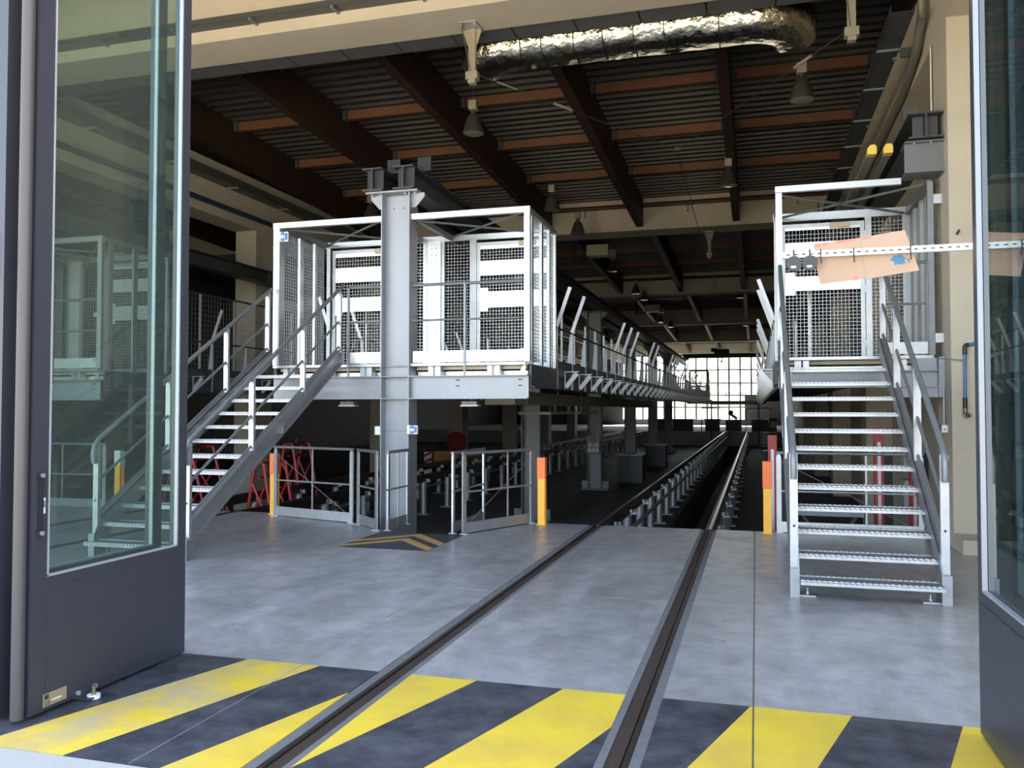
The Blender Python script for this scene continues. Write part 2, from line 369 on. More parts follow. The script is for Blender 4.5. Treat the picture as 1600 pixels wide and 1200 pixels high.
# ------------------------------------------------------------------ tracks
def track_rail(x, sgn, label, near=1.0):
    """x = outer edge of the rail head, sgn = +1 when the flangeway lies on the +X side"""
    t = thing('track_rail', label, 'rail', (x, near, 0), 'rails of the tracks')
    def bx(a, b): return (min(x+sgn*a, x+sgn*b), max(x+sgn*a, x+sgn*b))
    MB().box(*bx(-.062,-.002), near, PIT-.02, -.034, -.003).build('joint_filler', filler, t)
    MB().box(*bx(0,.027), near, PIT-.001, -.034, .001).build('rail_head', railst, t)
    MB().box(*bx(.027,.036), near, PIT-.02, -.034, -.022).build('groove', black, t)
    MB().box(*bx(.036,.104), near, PIT-.02, -.034, -.006).build('flangeway', rust, t)
    MB().box(*bx(.104,.145), near, PIT-.02, -.034, -.002).build('joint_filler', filler, t)
    # free-standing length over the working pit
    c = x+sgn*.035
    MB().prism([(c-.035,0),(c+.035,0),(c+.035,-.035),(c+.01,-.045),(c+.01,-.135),(c+.07,-.15),(c+.07,-.165),(c-.07,-.165),(c-.07,-.15),(c-.01,-.135),(c-.01,-.045),(c-.035,-.035)],'y',PIT,59.0).build('rail_profile', railst, t)
    MB().box(c-.018,c+.018,PIT,59.0,.0005,.003).build('running_surface', railhd, t)
    MB().tube([(c+sgn*.16,PIT+.05,-.33),(c+sgn*.16,59,-.33)],.035,8).build('guard_tube', galvd, t, True)
    post = MB().tube([(0,0,LOW+.03),(0,0,-.19)],.075,14).build('rail_post', galv, t, True)
    bp = MB().box(-.15,.15,-.12,.12,LOW,LOW+.03).build('base_plate', galvd, t)
    clip = MB().box(-.09,.09,-.07,.07,-.19,-.166).box(-.085,-.05,-.03,.03,-.166,-.10).box(.05,.085,-.03,.03,-.166,-.10).disc((.125,0,-.15),.03,.05,'z',8).box(.09,.17,-.02,.02,-.18,-.15).build('rail_clip', galv, t)
    for o in (post,bp,clip): o.location = (c,12.35,0); o.matrix_parent_inverse = t.matrix_basis.inverted()
    y = 12.35+1.6
    while y < 58.5:
        for o in (post,bp,clip): instance(o, t, (c,y,0))
        y += 1.6
    return t
track_rail(-2.090, 1, 'left rail of the middle track running up to the far windows')
track_rail(-.548, -1, 'right rail of the middle track running up to the far windows')
track_rail(-9.110, 1, 'far rail of the track left of the steel column')
track_rail(-7.568, -1, 'near rail of the track left of the steel column')

# ------------------------------------------------------------------ stairs
def stair(x0, x1, label):
    t = thing('access_stair', label, 'stairs', ((x0+x1)/2, 7.4, 0), 'steel access stairs')
    g, r, n = .272, .1677, 12
    for xe, o in ((x0,-1),(x1,1)):
        xa, xb = (xe, xe+.012) if o > 0 else (xe-.012, xe)
        xa, xb = (xe-.075, xe-.063) if o > 0 else (xe+.063, xe+.075)     # web on the tread side, flanges outward
        def lo(y): return (y-7.23)*.6165+.168-.15
        def hi(y): return (y-7.23)*.6165+.168+.085
        prof = [(7.38,0),(7.38,.235),(7.47,hi(7.47)),(10.74,hi(10.74)),(10.74,lo(10.74)),(7.62,lo(7.62)),(7.60,0)]
        m = MB().prism(prof,'x',min(xa,xb),max(xa,xb))
        fa, fb = (xe-.075, xe) if o > 0 else (xe, xe+.075)
        m.prism([(7.46,hi(7.46)),(10.74,hi(10.74)),(10.74,hi(10.74)-.014),(7.46,hi(7.46)-.014)],'x',fa,fb)
        m.prism([(7.62,lo(7.62)),(10.74,lo(10.74)),(10.74,lo(10.74)+.014),(7.62,lo(7.62)+.014)],'x',fa,fb)
        m.box(fa,fb,7.374,7.386,0,.235); m.box(fa,fb,10.73,10.744,lo(10.74),hi(10.74)); m.box(fa,fb,9.2,9.21,lo(9.2)+.02,hi(9.2)-.02)
        m.build('stringer', galvs, t)
        ix0, ix1 = (fa-.13, fa) if o > 0 else (fb, fb+.13)
        f = MB().box(ix0,ix1,7.42,7.56,.001,.012).build('foot_plate', galv, t)
        xc = (ix0+ix1)/2
        MB().disc((xc,7.49,.012),.016,.02,'z',6).disc((xc,7.49,.03),.007,.035,'z',6).build('anchor_bolt', galv, f)
        # railing
        xp = xe-o*.037
        def z(y): return (y-7.23)*.6165+.168
        for y in (7.445,8.58,9.72,10.70):
            top = z(y)+(.93 if y > 7.5 else .90)
            zb0 = .20 if y < 7.5 else hi(y)-.06
            p = MB().prism([(xp-.032,zb0),(xp+.032,zb0),(xp+.032,top-.03),(xp+.022,top),(xp-.022,top),(xp-.032,top-.03)],'y',y-.02,y+.02).build('post', galv, t)
            if y < 8:
                for zz in (.28,.74): MB().disc((xp,y-.024,z(y)+zz),.011,.005,'y',8).build('bolt', blackp, p)
        a0 = (xp,7.40,z(7.40)+.70); pts = [a0,(xp,7.385,z(7.4)+.80),(xp,7.40,z(7.4)+.88),(xp,7.46,z(7.46)+.92),(xp,10.80,z(10.80)+.93)]
        MB().tube(pts,.026,10).build('handrail', galvd, t, True)
        MB().tube([(xp,7.46,z(7.46)+.48),(xp,10.72,z(10.72)+.48)],.016,8).build('middle_rail', galvd, t, True)
        MB().tube([(xp,7.48,z(7.48)+.13),(xp,10.72,z(10.72)+.13)],.014,8).build('lower_rail', galvd, t, True)
    m = MB(); wd = x1-x0-.152
    m.box(-wd/2,wd/2,0,.24,-.012,-.006)
    for j in range(6): m.box(-wd/2,wd/2,.045+.027*j,.052+.027*j,-.008,-.003)
    nf = len(m.f)
    m.box(-wd/2,wd/2,0,.026,-.036,-.001); m.box(-wd/2,wd/2,.214,.24,-.036,-.001)
    k = int(wd/.042)
    for i in range(k):
        xx = -wd/2+.042*i
        m.prism([(xx,0),(xx+.03,0),(xx+.04,.030),(xx+.01,.030)],'z',-.001,.006); m.prism([(xx,.21),(xx+.03,.21),(xx+.04,.24),(xx+.01,.24)],'z',-.001,.006)
        m.prism([(xx+.004,-.032),(xx+.028,-.032),(xx+.038,-.008),(xx+.014,-.008)],'y',-.004,.001)
    tr = m.build('tread', galv, t); tr.data.materials.append(perf)
    for i_, pl in enumerate(tr.data.polygons):
        if i_ < nf: pl.material_index = 1
    for i in range(n):
        loc = ((x0+x1)/2, 7.23+g*i, r*(i+1))
        if i == 0: tr.location = loc; tr.matrix_parent_inverse = t.matrix_basis.inverted()
        else: instance(tr, t, loc)
    return t
stair(.26,1.475,'galvanised stair on the right beside the concrete column')
stair(-6.80,-5.585,'galvanised stair on the left seen from the side, half behind the glass door')

# ------------------------------------------------------------------ cages on the platforms
PF, PB = 10.90, 12.45
def wires_x(mb, x0, x1, z0, z1, y, p=.05, t=.0050):
    n = max(1,round((x1-x0)/p)); k = max(1,round((z1-z0)/p))
    for i in range(1,n): xx = x0+(x1-x0)*i/n; mb.box(xx-t/2,xx+t/2,y-t/2,y+t/2,z0,z1)
    for i in range(1,k): zz = z0+(z1-z0)*i/k; mb.box(x0,x1,y-t/2+.004,y+t/2+.004,zz-t/2,zz+t/2)
    return mb
def wires_y(mb, x, y0, y1, z0, z1, p=.05, t=.0036):
    n = max(1,round((y1-y0)/p)); k = max(1,round((z1-z0)/p))
    for i in range(1,n): yy = y0+(y1-y0)*i/n; mb.box(x-t/2,x+t/2,yy-t/2,yy+t/2,z0,z1)
    for i in range(1,k): zz = z0+(z1-z0)*i/k; mb.box(x-t/2+.004,x+t/2+.004,y0,y1,zz-t/2,zz+t/2)
    return mb
def mesh_part(mb, parent): return mb.build('wire_mesh', galvb, parent, kind='stuff')
def cage_door(t, x0, x1, rows, lock_left, plate_z=4.06):
    """rows = [(kind, z0, z1)] from bottom to top, kind 'm' mesh / 'p' plate"""
    y = PB-.03; f = .055
    d = MB().box(x0,x0+f,y-.025,y+.025,2.20,4.14).box(x1-f,x1,y-.025,y+.025,2.20,4.14).box(x0+f,x1-f,y-.025,y+.025,4.085,4.14).box(x0+f,x1-f,y-.025,y+.025,2.20,2.26).build('door', galvb, t)
    MB().box(x0+f,x1-f,y-.028,y-.022,rows[-1][2],4.085).build('top_plate', plate, d)
    mb = MB()
    for k,z0,z1 in rows:
        if k == 'm': wires_x(mb, x0+f, x1-f, z0, z1, y)
        else: MB().box(x0+f,x1-f,y-.03,y-.022,z0,z1).build('sheet_plate', plate, d)
    mesh_part(mb, d)
    lx = (x0+f,x0+f+.13) if lock_left else (x1-f-.13,x1-f)
    z = [r for r in rows if r[0]=='p'][0]
    MB().box(*lx,y-.031,y-.022,z[1]-.06,z[2]+.06).build('lock_plate', plate, d)
    for hz in (2.45,3.2,3.95):
        hx = x1 if lock_left else x0
        MB().box(hx-.012,hx+.012,y-.04,y-.026,hz-.05,hz+.05).build('hinge', galvb, d)
    MB().box((x0+x1)/2+.1,(x0+x1)/2+.36,y-.07,y-.026,4.06,4.13).build('door_closer', cream, d)
    return d
ROWS = [('m',2.26,3.13),('p',3.13,3.37),('m',3.37,3.62),('p',3.62,3.85),('m',3.85,4.02)]

def platform_left(label):
    t = thing('platform_cage', label, 'platform', (-4.83,10.9,1.69), 'caged platforms at the ends of the walkways')
    for a,b in ((-6.79,-5.045),(-4.615,-2.92)):
        m = MB().box(a,b,10.905,10.917,1.703,1.999).box(a,b,10.82,11.0,1.69,1.703).box(a,b,10.82,11.0,1.999,2.012)
        if a > -5: m.add([], [])
        fb = m.build('front_beam', steelp, t)
        if a > -5:
            for sx in (-3.927,-3.035):
                for sz in (1.948,1.868): MB().box(sx-.028,sx+.028,10.9035,10.906,sz-.007,sz+.007).build('slot', black, fb)
    MB().box(-6.79,-2.93,10.92,PB,2.145,2.165).build('deck', galvd, t)
    for a,b in ((-6.79,-5.045),(-4.615,-2.96)):
        MB().box(a,b,10.88,10.92,2.15,2.185).build('deck_edge', galvb, t)
        MB().box(a+.02,b-.02,11.10,11.11,2.015,2.075).build('riser_sheet', plate, t)
        MB().box(a+.02,b-.02,11.06,11.08,2.10,2.143).build('edge_channel', cream, t)
    for sx in (-6.55,-5.95,-5.32,-4.28,-3.42): MB().box(sx-.09,sx-.02,10.93,11.05,2.013,2.143).box(sx+.02,sx+.09,10.93,11.05,2.013,2.143).box(sx-.02,sx+.02,10.98,11.05,2.013,2.143).build('bearer', galvb, t)
    MB().prism([(-2.97,2.013),(-3.08,2.013),(-3.0,2.143),(-2.97,2.143)],'y',10.93,10.94).build('gusset', galvb, t)
    for xa in (-2.93,-6.82): MB().box(xa,xa+.03,10.98,PB+.05,1.86,2.15).box(xa-.05,xa+.08,10.98,PB+.05,1.845,1.86).build('side_beam', dark, t)
    # frame
    for a,b in ((-6.79,-6.69),(-2.975,-2.895)):
        MB().box(a,b,PF-.03,PF+.03,2.19,4.20).build('corner_post', galvb, t)
        MB().box(a+.03,b-.005,PB-.03,PB+.03,2.17,4.19).build('corner_post', galvb, t)
    MB().box(-6.795,-5.05,PF-.035,PF+.035,4.20,4.28).build('top_rail', galvb, t); MB().box(-4.61,-2.89,PF-.035,PF+.035,4.20,4.28).build('top_rail', galvb, t)
    MB().box(-6.79,-2.895,PB-.035,PB+.035,4.19,4.28).build('top_rail', galvb, t)
    for a in (-6.79,-5.12,-4.60,-2.955): MB().box(a,a+.06,PF+.036,PB-.036,4.20,4.27).build('top_rail', galvd, t)  # side rails darker: shading from below is put into the steel colour
    for a,b in ((-6.72,-5.1),(-4.6,-2.97)):
        MB().tube([(a,PF+.06,4.21),(b,PB-.06,4.21)],.016,6).tube([(a,PB-.06,4.235),(b,PF+.06,4.235)],.016,6).build('cross_brace', galvd, t, True)
    # front railings
    def rail(x0,x1,st,toes):
        MB().tube([(x0,PF,3.28),(x1,PF,3.28)],.022,8).build('handrail', galvd, t, True)
        MB().tube([(x0,PF,2.785),(x1,PF,2.785)],.014,8).build('middle_rail', galvd, t, True)
        for s_ in st: MB().box(s_-.016,s_+.016,PF-.035,PF-.022,2.013,3.28).build('stanchion', galvd, t)
        for a,b in toes: MB().box(a,b,PF-.015,PF-.005,2.198,2.355).build('toe_board', plate, t)
    rail(-4.60,-3.0,(-3.816,),((-4.58,-3.835),(-3.80,-2.985))); rail(-5.57,-5.06,(-5.565,),((-5.55,-5.07),))
    for z in (3.03,2.33): MB().box(-3.02,-2.93,PF-.045,PF-.031,z-.035,z+.035).build('clamp', galvb, t)
    # back wall with doors
    cage_door(t,-6.64,-5.30,[('m',2.26,3.13),('p',3.13,3.36),('m',3.36,3.61),('p',3.61,3.85),('m',3.85,4.02)],True)
    cage_door(t,-4.15,-2.98,[('m',2.26,3.12),('p',3.12,3.37),('m',3.37,3.62),('p',3.62,3.85),('m',3.85,4.03)],True)
    cp = MB().box(-4.97,-4.75,PB-.06,PB-.05,2.17,4.20).box(-4.97,-4.955,PB-.05,PB+.05,2.17,4.20).box(-4.765,-4.75,PB-.05,PB+.05,2.17,4.20).build('centre_post', plate, t)
    for z in (4.08,3.98,3.88,3.27,2.75):
        for xx in (-4.90,-4.83): MB().disc((xx,PB-.063,z),.012,.004,'y',6).build('bolt', steelp, cp)
    for a,b in ((-5.28,-5.17),(-5.05,-4.98),(-4.74,-4.69),(-4.27,-4.16)): MB().box(a,b,PB-.05,PB,2.17,4.19).build('mullion', galvb, t)
    mesh_part(wires_x(MB(),-5.17,-5.05,2.2,4.17,PB-.02), t); mesh_part(wires_x(MB(),-4.69,-4.27,2.2,4.17,PB-.02), t)
    # side walls
    for x in (-6.79,-2.93):
        for a,b in ((11.06,11.14),(11.60,11.70),(12.06,12.12)): MB().box(x-.02,x+.02,a,b,2.17,4.20).build('side_post', galvb, t)
        mesh_part(wires_y(MB(),x,11.14,11.60,2.2,4.18), t); mesh_part(wires_y(MB(),x,11.70,12.06,2.2,4.18), t); mesh_part(wires_y(MB(),x,12.12,12.42,2.2,4.18), t)
    return t
p1 = platform_left('silvery mesh cage platform on the big steel column, left of the middle track')
p0 = copy_tree(p1, (-6.95,0,0)); p0['label'] = 'mesh cage platform seen through the glass of the left door'

def platform_right():
    t = thing('platform_cage', 'mesh cage platform at the top of the right stair behind the cardboard', 'platform', (1.15,10.9,1.69), 'caged platforms at the ends of the walkways')
    MB().box(.27,2.10,10.905,10.917,1.82,1.999).box(.27,2.10,10.82,11.0,1.808,1.82).box(.27,2.10,10.82,11.0,1.999,2.012).build('front_beam', steelp, t)
    MB().box(1.65,2.10,10.86,10.96,1.69,1.807).build('bracket', steelp, t); MB().box(2.05,2.115,10.80,11.05,1.69,2.16).build('end_plate', steelp, t)
    MB().box(.27,2.03,10.92,PB,2.145,2.165).build('deck', galvd, t); MB().box(.30,2.0,10.88,10.92,2.15,2.185).build('deck_edge', galvb, t)
    MB().box(.30,2.0,11.10,11.11,2.015,2.075).build('riser_sheet', plate, t); MB().box(.30,2.0,11.06,11.08,2.10,2.143).build('edge_channel', cream, t)
    for sx in (.55,1.65): MB().box(sx-.09,sx-.01,10.93,11.05,2.013,2.143).box(sx+.01,sx+.08,10.93,11.05,2.013,2.143).build('bearer', galvb, t)
    MB().prism([(1.80,2.013),(1.80,2.12),(1.84,2.15),(2.04,2.15),(2.04,2.013)],'y',10.86,10.872).build('gusset', steelp, t)
    MB().box(.235,.262,10.98,PB+.05,1.86,2.15).build('side_beam', dark, t)
    MB().box(.255,.33,PF-.03,PF+.03,2.19,4.225).build('corner_post', galvb, t); MB().box(1.965,2.03,PF-.03,PF+.03,2.19,4.235).build('corner_post', galvd, t)
    MB().box(.265,.325,PB-.03,PB+.03,2.17,4.19).build('corner_post', galvb, t); MB().box(1.97,2.03,PB-.03,PB+.03,2.17,4.19).build('corner_post', galvb, t)
    MB().box(.25,1.685,PF-.035,PF+.035,4.23,4.305).build('top_rail', galvb, t); MB().box(.255,2.03,PB-.035,PB+.035,4.19,4.30).build('top_rail', galvb, t)
    for a in (.265,1.97): MB().box(a,a+.06,PF+.036,PB-.036,4.19,4.27).build('top_rail', galvd, t)  # darker steel carries the underside shading, as on the left cage
    MB().tube([(.33,PF+.06,4.21),(1.95,PB-.06,4.21)],.016,6).tube([(.33,PB-.06,4.235),(1.95,PF+.06,4.235)],.016,6).build('cross_brace', galvd, t, True)
    for z in (4.02,2.38): MB().box(2.03,2.118,PF-.05,PF-.035,z-.05,z+.06).build('wall_clip', galvb, t)
    MB().tube([(1.50,PF,3.29),(1.965,PF,3.29)],.02,8).build('handrail', galvd, t, True); MB().tube([(1.50,PF,2.80),(1.965,PF,2.80)],.014,8).build('middle_rail', galvd, t, True)
    MB().box(1.95,1.962,PF-.02,PF+.0,2.2,3.29).build('stanchion', galvd, t)
    MB().box(1.49,1.955,PF-.015,PF-.005,2.205,2.345).build('toe_board', galvb, t)
    cage_door(t,.36,1.45,[('m',2.26,3.20),('p',3.20,3.40),('m',3.40,3.69),('p',3.69,3.88),('m',3.88,4.05)],True)
    MB().box(1.46,1.54,PB-.05,PB,2.17,4.19).build('mullion', galvb, t); MB().box(1.93,1.97,PB-.05,PB,2.17,4.19).build('mullion', galvb, t)
    mesh_part(wires_x(MB(),1.54,1.93,2.2,4.17,PB-.02), t)
    for x in (.29,2.03):
        for a,b in ((11.06,11.12),(11.60,11.68),(12.06,12.12)): MB().box(x-.02,x+.02,a,b,2.17,4.20).build('side_post', galvb, t)
        mesh_part(wires_y(MB(),x,11.12,11.60,2.2,4.18), t); mesh_part(wires_y(MB(),x,11.68,12.06,2.2,4.18), t); mesh_part(wires_y(MB(),x,12.12,12.42,2.2,4.18), t)
    return t
platform_right()

# ------------------------------------------------------------------ walkways along the tracks
def walkway(xe, d, xin, label, y0=12.52, y1=56.9, seed=1, fence=1, ftop=3.30):
    """xe = edge over the track, d = +1 when the track lies on the +X side, xin = inner edge"""
    t = thing('walkway', label, 'walkway', ((xe+xin)/2, y0, 1.86), 'raised walkways')
    a, b = min(xe,xin), max(xe,xin)
    MB().box(a,b,y0,y1,2.05,2.10).build('deck', dark, t)
    MB().box(min(xe,xe-d*.03),max(xe,xe-d*.03),y0,y1,2.11,2.30).build('toe_board', dark, t); MB().box(min(xe-d*.06,xe-d*.20),max(xe-d*.06,xe-d*.20),y0,y1,1.86,2.05).build('edge_beam', dark, t)
    MB().tube([(xe,y0,2.80),(xe,y1,2.80)],.018,6).build('handrail', dark, t, True)
    rnd = random.Random(seed)
    po = MB().prism([(0,1.87),(0,2.86),(-d*.04,2.86),(-d*.10,2.30),(-d*.028,2.28),(-d*.028,1.87)],'y',-.014,.014).build('post', galvs, t)
    ar = MB().bar((-d*.025,-.02,2.78),(d*.20,-.02,3.42),.03,.055,(0,1,0)).build('folding_arm', galv, t)
    st = MB().bar((d*.02,0,1.90),(d*.20,0,2.12),.04,.07,(0,1,0)).box(*sorted((0,d*.012)),-.02,.02,1.87,2.14).bar((0,0,2.145),(d*.23,0,2.145),.05,.014,(0,1,0)).build('strut', galv, t)
    fp = MB().box(-.018,.018,-.02,.02,2.10,ftop).build('fence_post', galvb, t)
    first = True; i = 0; y = y0+.12
    up = [1,1,0,0,0,1,1,1,0,0]
    while y < y1:
        def put(o, loc):
            if first: o.location = loc; o.matrix_parent_inverse = t.matrix_basis.inverted()
            else: instance(o, t, loc)
        put(po,(xe+d*.012,y,0)); put(st,(xe,y+.55,0))
        if first or i % fence == 0: put(fp,(xe-d*.5,y+.3,0))
        if first or up[i%10]: put(ar,(xe+d*.012,y,0))
        first = False; i += 1; y += 1.12
    MB().tube([(xe-d*.5,y0,ftop),(xe-d*.5,y1,ftop)],.02,6).build('fence_rail', dark, t, True)
    return t
walkway(-2.93, 1, -4.5, 'raised walkway along the left side of the middle track', seed=3)
walkway(.26, -1, 2.1, 'raised walkway along the right side of the middle track', seed=5, fence=4)
walkway(-6.79, -1, -5.2, 'raised walkway on the near side of the left track', seed=6, fence=3)
wk0 = walkway(-9.88, 1, -11.8, 'raised walkway on the far side of the left track', seed=8, ftop=3.80)

mesh_part(wires_y(MB(),-10.38,13.0,21.0,2.32,3.78,.10,.004), wk0)

# ------------------------------------------------------------------ steel columns and crane beams
def steel_column(y, label, front=False):
    zb = LOW
    t = thing('steel_column', label, 'column', (-4.83,y,zb), 'steel columns under the walkway')
    m = MB().box(-4.63,-4.615,y-.1,y+.2,zb+.02,4.58).box(-5.045,-5.03,y-.1,y+.2,zb+.02,4.58).box(-5.03,-4.63,y+.04,y+.055,zb+.02,4.58)
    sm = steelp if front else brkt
    c = m.build('shaft', sm, t)
    MB().box(-5.25,-4.41,y-.2,y+.3,zb,zb+.025).build('base_plate', sm, t)
    for a,b in ((-5.25,-5.05),(-4.61,-4.41)): MB().box(a,b,y+.04,y+.055,zb+.025,zb+.27).build('gusset', sm, t)
    MB().box(-5.27,-4.49,y-.13,y+.22,4.585,4.61).build('head_plate', sm, t)
    for s_ in (-1,1):
        xo = -4.83+s_*.215
        MB().prism([(xo,4.58),(xo+s_*.19,4.58),(xo+s_*.19,4.52),(xo+s_*.06,4.38),(xo,4.38)],'y',y-.02,y-.005).build('head_gusset', sm, t)
    for xx in (-5.2,-5.08,-4.7,-4.55): MB().disc((xx,y-.06,4.56),.014,.024,'z',6).build('bolt', galv, t)
    if front:
        for z in (2.005,1.695): MB().box(-5.03,-4.63,y-.095,y+.04,z-.006,z+.006).build('stiffener', steelp, t)
        for xs_ in (-5.0,-4.655):
            for z in (1.78,1.86,1.93,2.07): MB().disc((xs_,y+.025,z),.012,.014,'y',6).build('bolt', galv, t)
        for xx in (-4.91,-4.76): MB().disc((xx,y+.036,4.39),.011,.004,'y',8).build('hole', blackp, t)
    return t
steel_column(10.92,'large grey steel column carrying the left cage platform',True)
for k,lab in enumerate(('second steel column from the front under the left walkway','third steel column from the front, with a grey control box','fourth steel column from the front under the left walkway','fifth steel column from the front under the left walkway','farthest steel column under the left walkway')):
    steel_column(18.3+7.7*k, lab)
def crane_beam(xc, y0, label):
    t = thing('crane_beam', label, 'beam', (xc,y0,4.612), 'crane runway beams')
    MB().ibeam_y(xc,.305,4.612,4.93,y0,60,.017).build('i_section', dark, t)
    for yy in (y0+.08,y0+7.5): MB().box(xc-.10,xc-.0095,yy,yy+.014,4.63,4.912).box(xc+.0095,xc+.145,yy,yy+.014,4.63,4.912).build('web_stiffener', midgr, t)
    MB().box(xc+.08,xc+.28,y0+.35,y0+.37,4.931,5.13).box(xc+.17,xc+.19,y0+.37,y0+.60,4.931,5.10).build('end_stop', midgr, t)
    return t
crane_beam(-5.145,10.72,'left of the two dark crane beams on the big steel column')
crane_beam(-4.677,10.72,'right of the two dark crane beams on the big steel column')
crane_beam(-11.55,10.72,'dark crane beam in front of the left concrete columns')
rb = thing('crane_beam','dark crane beam end on a bracket at the right concrete column','beam',(1.92,10.6,4.67),'crane runway beams')
MB().ibeam_y(1.92,.37,4.69,4.99,10.6,60,.018).build('i_section', dark, rb)
MB().box(1.79,1.905,10.72,10.735,4.71,4.97).box(1.935,2.06,10.72,10.735,4.71,4.97).build('web_stiffener', dark, rb)
MB().box(1.72,1.88,10.9,10.92,4.991,5.16).build('end_stop', dark, rb)
def bracket(x0,x1,y,label):
    t = thing('column_bracket', label, 'bracket', ((x0+x1)/2,y,4.3), 'brackets on the concrete columns')
    MB().box(x0,x1,y,y+.012,4.32,4.66).build('web', brkt, t); MB().box(x0,x1,y-.06,y+.30,4.305,4.32).build('bottom_flange', brkt, t); MB().box(x0,x1,y-.06,y+.30,4.66,4.675).build('top_flange', brkt, t)
    for xx in (x0+.1,x0+.28): MB().disc((xx,y-.03,4.64),.014,.02,'z',6).build('bolt', galv, t)
    return t
bracket(1.70,2.118,10.72,'grey steel bracket box on the right concrete column above the cage')
bracket(-11.915,-11.40,10.75,'grey steel bracket on the front left concrete column')

# ------------------------------------------------------------------ folding door leaves
def leaf(name, xf, d, y0, y1, label, gm, extras=False):
    """xf = visible face plane, d = direction (+1/-1 in X) in which the leaf's thickness lies"""
    t = thing(name, label, 'door', (xf+d*.03,(y0+y1)/2,0), 'folding glass door leaves')
    a, b = sorted((xf, xf+d*.06)); H = 6.2
    MB().box(a,b,y0,y0+.10,.02,H).build('stile', anth, t); MB().box(a,b,y1-.08,y1,.02,H).build('stile', anth, t)
    MB().box(a,b,y0+.10,y1-.08,H-.12,H).build('top_rail', anth, t)
    p = MB().box(a,b,y0+.10,y1-.08,.02,.695).build('bottom_panel', anth, t)
    e, f = sorted((xf, xf-d*.004)); MB().box(e,f,y0+.10,y1-.05,.05,.64).build('panel_sheet', anth, p)
    g0, g1 = sorted((xf+d*.022, xf+d*.032)); MB().box(g0,g1,y0+.101,y1-.081,.696,H-.121).build('pane', gm, t)
    m = MB(); e, f = sorted((xf-d*.003, xf+d*.02)); w_ = .010
    m.box(e,f,y0+.10,y0+.10+w_,.70,H-.12).box(e,f,y1-.08-w_,y1-.08,.70,H-.12).box(e,f,y0+.10,y1-.08,.696,.696+w_)
    m.build('glazing_bead', mat('light_glazing_bead',(.42,.43,.47),.4,.3), t)
    return t
ll = leaf('door_leaf', -3.48, -1, 3.40, 4.59, 'dark framed glass door leaf standing open at the left', glass)
MB().tube([(-3.515,3.365,.02),(-3.515,3.365,6.2)],.032,12).build('edge_seal', mat('grey_brown_rubber_seal',(.062,.056,.058),.5), ll, True)
MB().box(-3.474,-3.462,3.436,3.454,.93,1.21).box(-3.48,-3.462,3.425,3.465,1.20,1.23).box(-3.48,-3.462,3.425,3.465,.91,.94).build('shoot_bolt', blackp, ll)
for z in (.925,1.215): MB().disc((-3.48,3.445,z),.012,.026,'x',10).build('bolt_head', galv, ll)
st = MB().box(-3.48,-3.4785,3.462,3.482,1.02,1.10).build('sticker', whitep, ll); MB().box(-3.4785,-3.4778,3.465,3.479,1.05,1.085).build('arrow_mark', bluep, st)
rp = MB().box(-3.476,-3.4735,3.482,3.634,.040,.105).build('rating_plate', label_m, ll)
MB().box(-3.4735,-3.4728,3.49,3.518,.076,.100).build('emblem', navy, rp)
MB().box(-3.4735,-3.4728,3.53,3.62,.088,.091).box(-3.4735,-3.4728,3.53,3.60,.076,.079).build('print_line', inkgr, rp)
MB().box(-3.4735,-3.4728,3.535,3.60,.060,.067).build('white_field', whitep, rp)
textmesh('ce_mark','CE',.030,blackp,rp,Matrix.Translation((-3.4731,3.490,.046)) @ Matrix(((0,0,1,0),(1,0,0,0),(0,1,0,0),(0,0,0,1))))
gb = MB().box(-3.480,-3.472,3.69,3.84,.012,.062).box(-3.478,-3.40,3.71,3.83,.008,.016).build('guide_bracket', anth, ll)
for y in (3.705,3.825): MB().disc((-3.472,y,.045),.013,.012,'x',8).build('bolt_head', galv, gb)
MB().disc((-3.425,3.77,.002),.034,.020,'z',14).build('guide_roller', whitep, gb); MB().disc((-3.425,3.77,.022),.012,.045,'z',10).build('guide_pin', brass, gb)
l2 = leaf('door_leaf', -3.64, -1, 3.36, 4.56, 'second dark door leaf folded behind the left open leaf', glassc)
MB().tube([(-3.79,3.33,2.18),(-3.79,3.33,2.31)],.036,12).tube([(-3.79,3.33,2.315),(-3.79,3.33,2.45)],.036,12).box(-3.76,-3.70,3.335,3.36,2.22,2.44).build('hinge_knuckle', mat('lilac_grey_hinge',(.30,.30,.36),.4,.2), l2, True)
lr = leaf('door_leaf', 1.01, 1, 3.20, 4.50, 'dark framed glass door leaf standing open at the right edge', glassr)
leaf('door_leaf', 1.15, 1, 3.22, 4.47, 'second dark door leaf folded behind the right open leaf', glassc)

